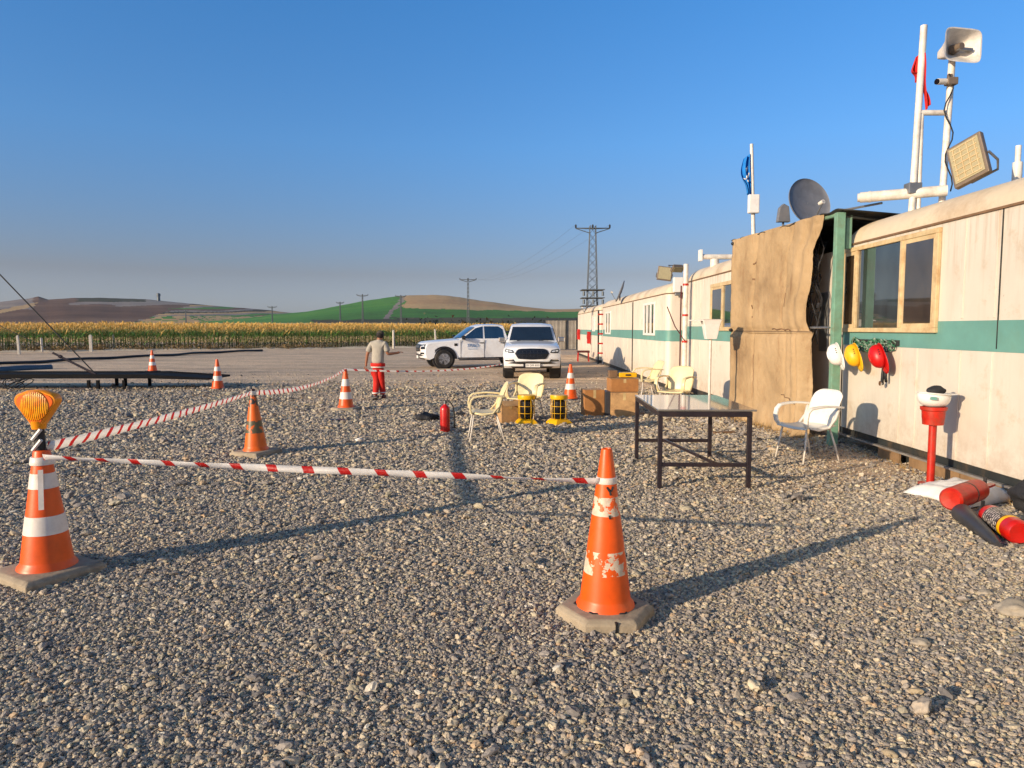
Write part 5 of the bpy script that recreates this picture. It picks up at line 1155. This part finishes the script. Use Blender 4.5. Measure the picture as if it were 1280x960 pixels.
# ================================================================ pickups
def pickup(lab, p, rz, style):
    o = thing('pickup_truck', lab, 'pickup truck', p, R(rz)); W = 0.93
    arc = lambda cx, r, a0, a1, n=12: [(cx + r * math.cos(R(a0 + (a1 - a0) * k / n)), 0.40 + r * math.sin(R(a0 + (a1 - a0) * k / n))) for k in range(n + 1)]
    top = [(2.50, 0.36), (2.64, 0.44), (2.68, 0.62), (2.67, 0.86), (2.62, 1.02), (2.50, 1.09), (1.95, 1.15), (1.25, 1.20), (1.12, 1.22)]
    prof = top + [(-0.2, 1.20), (-1.02, 1.19), (-1.05, 1.19), (-2.60, 1.17), (-2.66, 1.1), (-2.67, 0.62), (-2.6, 0.5)] + arc(-1.55, 0.47, 168, 12)[::1] + [(-1.05, 0.40), (1.2, 0.38)] + arc(1.72, 0.47, 175, 5)[::1]
    def xf(y, x): return x - (0.20 * abs(y / W) ** 3.2 if x > 2.2 else 0.06 * abs(y / W) ** 3 * (x > 1.8)) + (0.05 * abs(y / W) ** 3 if x < -2.4 else 0)
    ys = [-1, -0.97, -0.85, -0.6, -0.3, 0, 0.3, 0.6, 0.85, 0.97, 1]
    vs = []; n = len(prof)
    for s in ys:
        for (x, z) in prof:
            dz = -0.05 * abs(s) ** 5 if (z > 1.0 and x > 1.1) else 0
            yy = W * s * (1 - 0.035 * (z > 1.05)) * (0.985 if z < 0.45 else 1)
            if abs(s) == 1: yy *= 0.992
            vs.append((xf(W * s, x), yy, z + dz + (0.015 * (1 - s * s) if (z > 1.0 and x > 1.1) else 0)))
    fs = [(i * n + k, i * n + (k + 1) % n, (i + 1) * n + (k + 1) % n, (i + 1) * n + k) for i in range(len(ys) - 1) for k in range(n)] + [tuple(range(n)), tuple(range((len(ys) - 1) * n, len(ys) * n))[::-1]]
    MB().add(vs, fs).build('body', 'truck_white', o, smooth=True, bevel=0.012)
    # cabin
    def hw(z): return 0.875 - 0.17 * (z - 1.18) / 0.66
    cs = [(1.18, 1.18), (0.36, 1.76), (0.10, 1.825), (-0.5, 1.845), (-0.86, 1.80), (-1.03, 1.18)]
    mb = MB(); a = []; vs = []
    for s in (-1, -0.94, -0.5, 0, 0.5, 0.94, 1):
        for x, z in cs:
            e = 0.05 * abs(s) ** 4 if z > 1.7 else 0
            vs.append((x - (0.13 * s * s if x > 1.0 else 0.07 * s * s if x > 0.3 else 0), hw(z) * s, z - e))
    n = len(cs); fs = [(i * n + k, i * n + (k + 1) % n, (i + 1) * n + (k + 1) % n, (i + 1) * n + k) for i in range(6) for k in range(n)] + [tuple(range(n)), tuple(range(6 * n, 7 * n))[::-1]]
    MB().add(vs, fs).build('cabin', 'truck_white', o, smooth=True, bevel=0.015)
    for s in (-1, 1):
        def pt(x, z, off): return (x, s * (hw(z) + off), z)
        for q in ([(0.93, 1.24), (0.36, 1.66), (0.06, 1.735), (0.06, 1.23)], [(-0.01, 1.23), (-0.01, 1.74), (-0.62, 1.735), (-0.80, 1.62), (-0.86, 1.24)]):
            MB().slab([pt(x, z, 0.008) for x, z in q], [pt(x, z, -0.02) for x, z in q]).build('side_window', 'car_glass', o)
        # mirror, handles, seams, step, flare
        MB().box((0.92, s * 1.02, 1.27), (0.12, 0.22, 0.17)).box((0.93, s * 0.92, 1.22), (0.06, 0.1, 0.04)).build('mirror', 'chrome' if style == 2 else 'black_gloss', o, bevel=0.03)
        for x in (0.12, -0.78): MB().box((x, s * 0.925, 1.05), (0.2, 0.03, 0.035)).build('door_handle', 'trim', o, bevel=0.008)
        mb = MB()
        for x, z0, z1 in ((1.02, 0.45, 1.18), (0.02, 0.45, 1.18), (-1.04, 0.6, 1.16)): mb.box((x, s * 0.922, (z0 + z1) / 2), (0.012, 0.02, z1 - z0))
        mb.build('door_seam', 'trim', o)
        MB().box((0.05, s * 0.95, 0.36), (2.1, 0.14, 0.05)).build('side_step', 'trim', o, bevel=0.015)
        MB().box((0.05, s * 0.90, 0.43), (2.2, 0.03, 0.07)).build('sill_trim', 'trim', o, bevel=0.01)
        MB().box((1.22, s * 0.915, 0.98), (0.14, 0.03, 0.11)).build('fender_vent', 'black_gloss', o, bevel=0.01)
        for cx in (1.72, -1.55):
            P = [(cx + 0.54 * math.cos(R(a_)), 0.40 + 0.52 * math.sin(R(a_))) for a_ in range(0, 181, 12)]; Q = [(cx + 0.455 * math.cos(R(a_)), 0.40 + 0.455 * math.sin(R(a_))) for a_ in range(0, 181, 12)]
            mb = MB(); loop = P + Q[::-1]; m0 = len(P)
            for i in range(m0 - 1):
                q = [P[i], P[i + 1], Q[i + 1], Q[i]]; dx = -0.05 if (cx > 0) else 0
                fx = lambda x: 0.02 + (-0.10 * max(0, (x - 2.05) / 0.2) if x > 2.05 else 0)
                mb.slab([(x, s * (W + fx(x)), z) for x, z in q], [(x, s * (W - 0.06 + fx(x) - 0.02), z) for x, z in q])
            mb.build('wheel_arch', 'trim' if style == 1 else 'truck_white', o)
            w_ = MB().cyl((cx, s * 0.60, 0.40), (cx, s * 0.89, 0.40), 0.46, n=28).build('wheel_well', 'black', o)
            ty = MB(); rot = Matrix.Rotation(R(90), 3, 'X')
            prof_t = [(0.24, -0.12), (0.36, -0.125), (0.39, -0.09), (0.395, 0), (0.39, 0.09), (0.36, 0.125), (0.24, 0.12)]
            wh = MB().lathe(prof_t, 36, (cx, s * 0.83, 0.395), rot).build('wheel', 'tyre', o, smooth=True)
            rm = MB(); yy = s * 0.935
            rm.lathe([(0.25, -0.02), (0.25, 0.02), (0.225, 0.02), (0.21, -0.02)], 32, (cx, s * 0.93, 0.395), rot)
            for k in range(6):
                a_ = k * math.pi / 3 + 0.3
                for da in (-0.13, 0.13): rm.cyl((cx + 0.05 * math.cos(a_), yy, 0.395 + 0.05 * math.sin(a_)), (cx + 0.225 * math.cos(a_ + da), yy, 0.395 + 0.225 * math.sin(a_ + da)), 0.018, n=6)
            rm.cyl((cx, s * 0.90, 0.395), (cx, s * 0.95, 0.395), 0.06, n=16).build('rim', 'rim', wh, smooth=True)
            MB().cyl((cx, s * 0.84, 0.395), (cx, s * 0.915, 0.395), 0.235, n=28).build('brake_disc', 'trim', wh)
    # windscreen and rear window
    def ws(y, z, off): 
        k = (z - 1.18) / 0.58; x = 1.18 + (0.36 - 1.18) * k - (0.13 * (1 - k) + 0.07 * k) * (y / hw(z)) ** 2; return (x + off * 0.6, y, z + off)
    P = [(-0.76, 1.235), (-0.38, 1.22), (0, 1.215), (0.38, 1.22), (0.76, 1.235), (0.66, 1.69), (0.33, 1.715), (0, 1.72), (-0.33, 1.715), (-0.66, 1.69)]
    cols = [(-0.76, -0.66), (-0.38, -0.33), (0, 0), (0.38, 0.33), (0.76, 0.66)]; mb = MB(); vs = []
    for off in (0.016, -0.02):
        for yb, yt in cols: vs += [ws(yb, 1.235, off), ws((yb + yt) / 2, 1.46, off), ws(yt, 1.69, off)]
    fs = [(3 * i + k, 3 * i + k + 1, 3 * i + k + 4, 3 * i + k + 3) for i in range(4) for k in (0, 1)]; fs += [tuple(x + 15 for x in f[::-1]) for f in fs]
    bd = [0, 3, 6, 9, 12, 13, 14, 11, 8, 5, 2, 1]; fs += [(bd[i], bd[(i + 1) % 12], bd[(i + 1) % 12] + 15, bd[i] + 15) for i in range(12)]
    MB().add(vs, fs).build('windscreen', 'car_glass', o, smooth=True)
    MB().slab([(-1.03, -0.7, 1.26), (-0.90, -0.62, 1.7), (-0.90, 0.62, 1.7), (-1.03, 0.7, 1.26)], [(-0.98, -0.7, 1.26), (-0.85, -0.62, 1.7), (-0.85, 0.62, 1.7), (-0.98, 0.7, 1.26)]).build('rear_window', 'car_glass', o)
    MB().tube([(1.12, -0.5, 1.235), (1.02, -0.2, 1.27)], 0.012, 5).tube([(1.14, 0.25, 1.24), (1.03, 0.55, 1.27)], 0.012, 5).build('wiper', 'black', o)
    MB().box((-1.85, 0, 1.185), (1.5, 1.62, 0.02)).build('bed_liner', 'black', o)
    MB().tube([(-1.15, -0.78, 1.2), (-1.2, -0.72, 1.5), (-1.2, 0.72, 1.5), (-1.15, 0.78, 1.2)], 0.035, 8).tube([(-1.2, -0.72, 1.48), (-1.75, -0.80, 1.2)], 0.03, 8).tube([(-1.2, 0.72, 1.48), (-1.75, 0.80, 1.2)], 0.03, 8).build('roll_bar', 'trim', o, smooth='all')
    # front end
    fx = [(0.36, 2.50), (0.44, 2.64), (0.62, 2.68), (0.86, 2.67), (1.02, 2.62), (1.09, 2.50)]
    def X(y, z): return interp([(z_, x_) for z_, x_ in fx], z) - 0.20 * abs(y / W) ** 3.2
    def patch(name, poly, m, off=0.02, dep=0.07, par=o, bev=0):
        ys_ = [q[0] for q in poly]; a_, b_ = min(ys_), max(ys_); N_ = max(3, int((b_ - a_) / 0.05)); cols_ = []
        for i in range(N_ + 1):
            y = a_ + (b_ - a_) * min(0.9999, max(0.0001, i / N_)); zs = []
            for (p, q) in zip(poly, poly[1:] + poly[:1]):
                if (p[0] - y) * (q[0] - y) <= 0 and abs(p[0] - q[0]) > 1e-7: zs.append(p[1] + (q[1] - p[1]) * (y - p[0]) / (q[0] - p[0]))
            lo, hi = min(zs), max(zs); cols_.append([(y, lo), (y, (lo + hi) / 2), (y, hi)])
        fr_ = [(X(y, z) + off, y, z) for c_ in cols_ for y, z in c_]; bk_ = [(X(y, z) - dep, y, z) for c_ in cols_ for y, z in c_]; n_ = len(fr_)
        f_ = [(3 * i + k, 3 * i + k + 1, 3 * i + k + 4, 3 * i + k + 3) for i in range(N_) for k in (0, 1)]; f_ += [tuple(x + n_ for x in q[::-1]) for q in f_]
        rim_ = [3 * i for i in range(N_ + 1)] + [3 * N_ + 1] + [3 * i + 2 for i in range(N_, -1, -1)] + [1]
        f_ += [(rim_[i], rim_[(i + 1) % len(rim_)], rim_[(i + 1) % len(rim_)] + n_, rim_[i] + n_) for i in range(len(rim_))]
        return MB().add(fr_ + bk_, f_).build(name, m, par, bevel=bev)
    hexa = [(-0.52, 0.84), (-0.46, 0.95), (-0.36, 0.985), (0, 0.995), (0.36, 0.985), (0.46, 0.95), (0.52, 0.84), (0.42, 0.69), (0, 0.67), (-0.42, 0.69)] if style == 2 else [(-0.55, 0.72), (-0.57, 0.98), (0, 1.0), (0.57, 0.98), (0.55, 0.72), (0, 0.70)]
    patch('grille', [(y * 1.06, 0.83 + (z - 0.83) * 1.10) for y, z in hexa], 'chrome' if style == 1 else 'trim', 0.018)
    patch('grille', hexa, 'black_gloss', 0.028)
    gs = MB()
    for z in (0.74, 0.79, 0.84, 0.89, 0.94):
        w_ = 0.40 + 0.10 * (1 - abs(z - 0.84) / 0.15); vs = []
        for y in (-w_, -w_ / 2, 0, w_ / 2, w_): vs.append((X(y, z) + 0.032, y, z))
        gs.tube(vs, 0.005, 5)
    for y in (-0.42, -0.3, -0.18, -0.06, 0.06, 0.18, 0.3, 0.42): gs.tube([(X(y, 0.74) + 0.032, y, 0.74), (X(y, 0.94) + 0.032, y, 0.94)], 0.005, 5)
    gs.build('grille_bars', 'grey_metal' if style == 1 else 'trim', o)
    for s in (-1, 1):
        q = [(0.58, 0.87), (0.60, 0.95), (0.86, 1.0), (0.895, 0.93), (0.88, 0.86)] if style == 2 else [(0.60, 0.80), (0.60, 0.99), (0.89, 1.0), (0.90, 0.80)]
        hl = patch('headlight', [(s * y, z) for y, z in q], 'black_gloss', 0.022)
        q2 = [(0.62, 0.89), (0.64, 0.93), (0.74, 0.95), (0.74, 0.90)]; patch('lamp_lens', [(s * y, z) for y, z in q2], 'lens', 0.03, par=hl)
        patch('lamp_lens', [(s * y, z) for y, z in [(0.76, 0.905), (0.76, 0.955), (0.85, 0.965), (0.86, 0.91)]], 'lens', 0.03, par=hl)
        patch('fog_lamp', [(s * y, z) for y, z in [(0.55, 0.59), (0.60, 0.66), (0.86, 0.67), (0.88, 0.60)]], 'black_gloss', 0.02)
        patch('light_bar', [(s * y, z) for y, z in [(0.62, 0.635), (0.62, 0.65), (0.84, 0.655), (0.84, 0.64)]], 'chrome', 0.03)
    patch('lower_intake', [(-0.80, 0.535), (-0.55, 0.585), (0, 0.60), (0.55, 0.585), (0.80, 0.535), (0.5, 0.515), (0, 0.51), (-0.5, 0.515)], 'black_gloss', 0.02)
    patch('bumper_trim', [(-0.82, 0.545), (-0.4, 0.56), (0, 0.562), (0.4, 0.56), (0.82, 0.545), (0.4, 0.548), (0, 0.55), (-0.4, 0.548)], 'chrome', 0.032)
    patch('skid_plate', [(-0.62, 0.36), (-0.68, 0.42), (0.68, 0.42), (0.62, 0.36)], 'trim', 0.02)
    xp = X(0, 0.47) + 0.035
    pl = MB().box((xp, 0.0, 0.465), (0.02, 0.52, 0.115)).build('number_plate', 'plastic_white', o, bevel=0.004)
    MB().box((xp - 0.006, 0.0, 0.465), (0.02, 0.56, 0.145)).box((xp + 0.0005, -0.235, 0.465), (0.021, 0.05, 0.116)).build('plate_frame', 'trim', pl)
    if style == 2:
        mw = Matrix.Translation((xp + 0.012, 0.02, 0.465)) @ Matrix(((0, 0, 1, 0), (1, 0, 0, 0), (0, 1, 0, 0), (0, 0, 0, 1)))
        text_mesh('plate_text', '05 DM 820', 0.095, 'black', pl, mw)
    if style == 1:
        # blue lettering on the front door facing the camera (the left side of the truck)
        s = 1
        mw = Matrix.Translation((0.52, s * 0.930, 0.93)) @ Matrix(((-s, 0, 0, 0), (0, 0, s, 0), (0, 1, 0, 0), (0, 0, 0, 1)))
        text_mesh('door_lettering', 'TPAO', 0.2, 'blue_letter', o, mw, 0.004, 0.25)
        MB().box((0.5, s * 0.929, 0.80), (0.42, 0.01, 0.018)).build('door_stripe', 'blue_letter', o)
    return o
M['blue_letter'] = mat('blue door lettering', (60, 120, 176), 0.4, bump=0)
# right pickup: nose towards the camera
pickup('white pickup facing the camera with dark hexagonal grille and number plate', (0.69, 25.5, 0), -91, 2)
# left pickup: nose to the left, slightly towards the camera
L_ = 2.68; nose = at(519, 440, 29.2); ang = 196
ctr = Vector((nose.x, nose.y, 0)) - Vector((math.cos(R(ang)), math.sin(R(ang)), 0)) * L_ + Vector((0, 0.7, 0))
pickup('white pickup with black wheel arches seen from its side, nose to the left', (ctr.x, ctr.y, 0), ang, 1)

# ================================================================ person
def skin_mesh(name, verts, edges, radii, m, parent, sub=2, root=0):
    me = bpy.data.meshes.new(name); me.from_pydata([tuple(v) for v in verts], edges, []); me.materials.append(M[m])
    o = bpy.data.objects.new(name, me); C.objects.link(o)
    if parent: o.parent = parent
    sk = o.modifiers.new('skin', 'SKIN'); sk.use_smooth_shade = True; sk.branch_smoothing = 0.6
    if not me.skin_vertices: 
        bpy.context.view_layer.objects.active = o; bpy.ops.mesh.customdata_skin_add()
    for i, r in enumerate(radii):
        me.skin_vertices[0].data[i].radius = r if isinstance(r, tuple) else (r, r)
    me.skin_vertices[0].data[root].use_root = True
    s = o.modifiers.new('sub', 'SUBSURF'); s.levels = sub; s.render_levels = sub
    return o
def person():
    p = gr(473, 499.5); o = thing('person', 'person in grey shirt, red trousers and cap walking away from the camera', 'person', (p.x, p.y, 0), R(-14))
    # local frame: facing +Y, right hand at +X, height about 1.62 m
    V = {}; E = []; Rr = {}; names = []
    def add(n, co, r, par=None):
        names.append(n); V[n] = Vector(co); Rr[n] = r
        if par: E.append((names.index(par), names.index(n)))
    add('pelvis', (0, 0, 0.84), 0.12); add('waist', (0.0, 0.0, 0.98), 0.105, 'pelvis'); add('chest', (0.01, 0.02, 1.17), 0.10, 'waist'); add('upper', (0.015, 0.035, 1.29), 0.075, 'chest')
    add('neck', (0.02, 0.05, 1.385), 0.05, 'upper'); add('head', (0.03, 0.085, 1.47), 0.078, 'neck'); add('crown', (0.035, 0.09, 1.55), 0.072, 'head')
    add('ls', (-0.16, 0.03, 1.30), 0.045, 'upper'); add('le', (-0.25, -0.02, 1.06), 0.04, 'ls'); add('lw', (-0.30, 0.01, 0.83), 0.028, 'le'); add('lh', (-0.31, 0.02, 0.76), 0.03, 'lw')
    add('rs', (0.18, 0.04, 1.29), 0.045, 'upper'); add('re', (0.23, 0.03, 1.06), 0.04, 'rs'); add('rw', (0.40, 0.17, 1.08), 0.028, 're'); add('rh', (0.455, 0.22, 1.10), 0.03, 'rw')
    add('lhip', (-0.07, 0, 0.80), 0.085, 'pelvis'); add('lk', (-0.058, 0.05, 0.44), 0.055, 'lhip'); add('la', (-0.056, -0.03, 0.09), 0.04, 'lk')
    add('rhip', (0.07, 0, 0.80), 0.085, 'pelvis'); add('rk', (0.06, 0.09, 0.45), 0.055, 'rhip'); add('ra', (0.05, 0.16, 0.09), 0.04, 'rk')
    b = skin_mesh('body', [V[n] for n in names], E, [Rr[n] for n in names], 'skin', o)
    # fingers
    for (w_, h, d) in (('lw', 'lh', Vector((-0.02, 0.03, -1)).normalized()), ('rw', 'rh', Vector((0.7, 0.6, 0.05)).normalized())):
        s = d.cross(Vector((0, 0, 1)) if abs(d.z) < 0.8 else Vector((0, 1, 0))).normalized(); nrm = d.cross(s)
        mb = MB(); c_ = V[h]
        for k, l_ in enumerate((0.062, 0.072, 0.068, 0.052)):
            q = c_ + s * (k - 1.5) * 0.019 + d * 0.02; mb.tube([q, q + d * l_ * 0.5 + nrm * 0.004, q + d * l_ * 0.85 + nrm * 0.018], [0.009, 0.008, 0.006], 6)
        q = c_ - s * 0.03; mb.tube([q, q + d * 0.03 - s * 0.015, q + d * 0.055 - s * 0.012], [0.011, 0.010, 0.007], 6); mb.build('fingers', 'skin', o, smooth='all')
    # face
    hd = V['head'] + Vector((0, 0.07, 0.01))
    MB().blob(hd + Vector((0, 0.02, -0.005)), 0.02, 1, 0.1, 2, (0.6, 0.9, 1.1)).build('nose', 'skin', o, smooth='all')
    for s in (-1, 1):
        MB().blob(V['head'] + Vector((s * 0.078, -0.005, 0.0)), 0.024, 2, 0.1, 2, (0.4, 0.7, 1.1)).build('ear', 'skin', o, smooth='all')
        MB().blob(hd + Vector((s * 0.028, 0.008, 0.025)), 0.009, 2, 0, 1).build('eye', 'hair', o)
    MB().blob(hd + Vector((0, 0.008, -0.045)), 0.018, 2, 0, 1, (1.2, 0.4, 0.3)).build('mouth', 'shoe', o)
    MB().blob(V['head'] + Vector((0.003, -0.018, 0.025)), 0.086, 3, 0.08, 3, (1, 1, 1)).build('hair', 'hair', o, smooth='all')
    cp = V['crown'] + Vector((0, -0.005, -0.025)); MB().lathe([(0.001, 0.078), (0.05, 0.068), (0.08, 0.04), (0.092, 0.0), (0.088, -0.012)], 24, cp).build('cap', 'cap', o, smooth='all')
    MB().lathe([(0.001, 0.0), (0.06, 0.0), (0.062, -0.008), (0.001, -0.006)], 16, cp + Vector((0, 0.10, -0.002)), sx=1.05, sy=1.0).build('cap_peak', 'cap', o)
    # shirt
    sv = [(0, 0.0, 0.80), (0, 0.0, 0.95), (0.01, 0.02, 1.14), (0.015, 0.035, 1.29), (0.02, 0.045, 1.385), (-0.15, 0.03, 1.31), (-0.215, 0.0, 1.16), (-0.235, -0.012, 1.09), (0.17, 0.04, 1.305), (0.215, 0.035, 1.16), (0.225, 0.033, 1.10)]
    skin_mesh('shirt', sv, [(0, 1), (1, 2), (2, 3), (3, 4), (3, 5), (5, 6), (6, 7), (3, 8), (8, 9), (9, 10)], [(0.165, 0.13), (0.158, 0.122), (0.185, 0.128), (0.17, 0.13), (0.078, 0.075), 0.092, 0.078, 0.074, 0.088, 0.078, 0.074], 'shirt', o)
    tv = [(0, 0, 0.76), (0, 0.0, 0.82), (-0.06, 0, 0.68), (-0.058, 0.04, 0.46), (-0.058, -0.01, 0.20), (-0.056, -0.03, 0.10), (0.06, 0.01, 0.68), (0.05, 0.08, 0.46), (0.048, 0.13, 0.20), (0.045, 0.15, 0.10)]
    skin_mesh('trousers', tv, [(0, 1), (0, 2), (2, 3), (3, 4), (4, 5), (0, 6), (6, 7), (7, 8), (8, 9)], [(0.155, 0.125), (0.14, 0.115), 0.10, 0.08, 0.072, 0.078, 0.10, 0.08, 0.072, 0.078], 'trousers', o)
    MB().lathe([(0.160, 0.77), (0.172, 0.775), (0.174, 0.84), (0.160, 0.85)], 28, sx=1.0, sy=0.82).build('waistband', 'trousers', o, smooth='all')
    MB().lathe([(0.154, 0.745), (0.168, 0.75), (0.170, 0.77), (0.160, 0.775)], 28, sx=1.0, sy=0.82).build('reflective_stripe', 'refl', o, smooth='all')
    for x, y in ((-0.056, -0.03), (0.045, 0.15)): 
        MB().blob((x, y + 0.05, 0.05), 0.06, 1, 0.12, 2, (0.75, 1.9, 0.85)).build('shoe', 'shoe', o, smooth='all')
        MB().lathe([(0.085, 0.115), (0.086, 0.118), (0.084, 0.14), (0.083, 0.141)], 20, (x, y, 0.03)).build('reflective_stripe', 'refl', o, smooth='all')
    return o
person()

# ================================================================ HAZE: thin even air over the whole valley
hz = MB().box((-250, 800, 60), (3900, 1900, 122)).build('haze', 'glass'); hz.data.materials.clear()
hm = bpy.data.materials.new('thin air'); hm.use_nodes = True; hn = hm.node_tree; hn.nodes.remove(hn.nodes['Principled BSDF'])
pv = hn.nodes.new('ShaderNodeVolumePrincipled'); pv.inputs['Color'].default_value = (0.80, 0.86, 0.94, 1); pv.inputs['Density'].default_value = 0.00005; pv.inputs['Anisotropy'].default_value = 0.2
hn.links.new(pv.outputs[0], hn.nodes['Material Output'].inputs['Volume']); hz.data.materials.append(hm); tag(hz, kind='stuff'); tag(hz, 'thin evening haze over the fields and hills', 'haze')
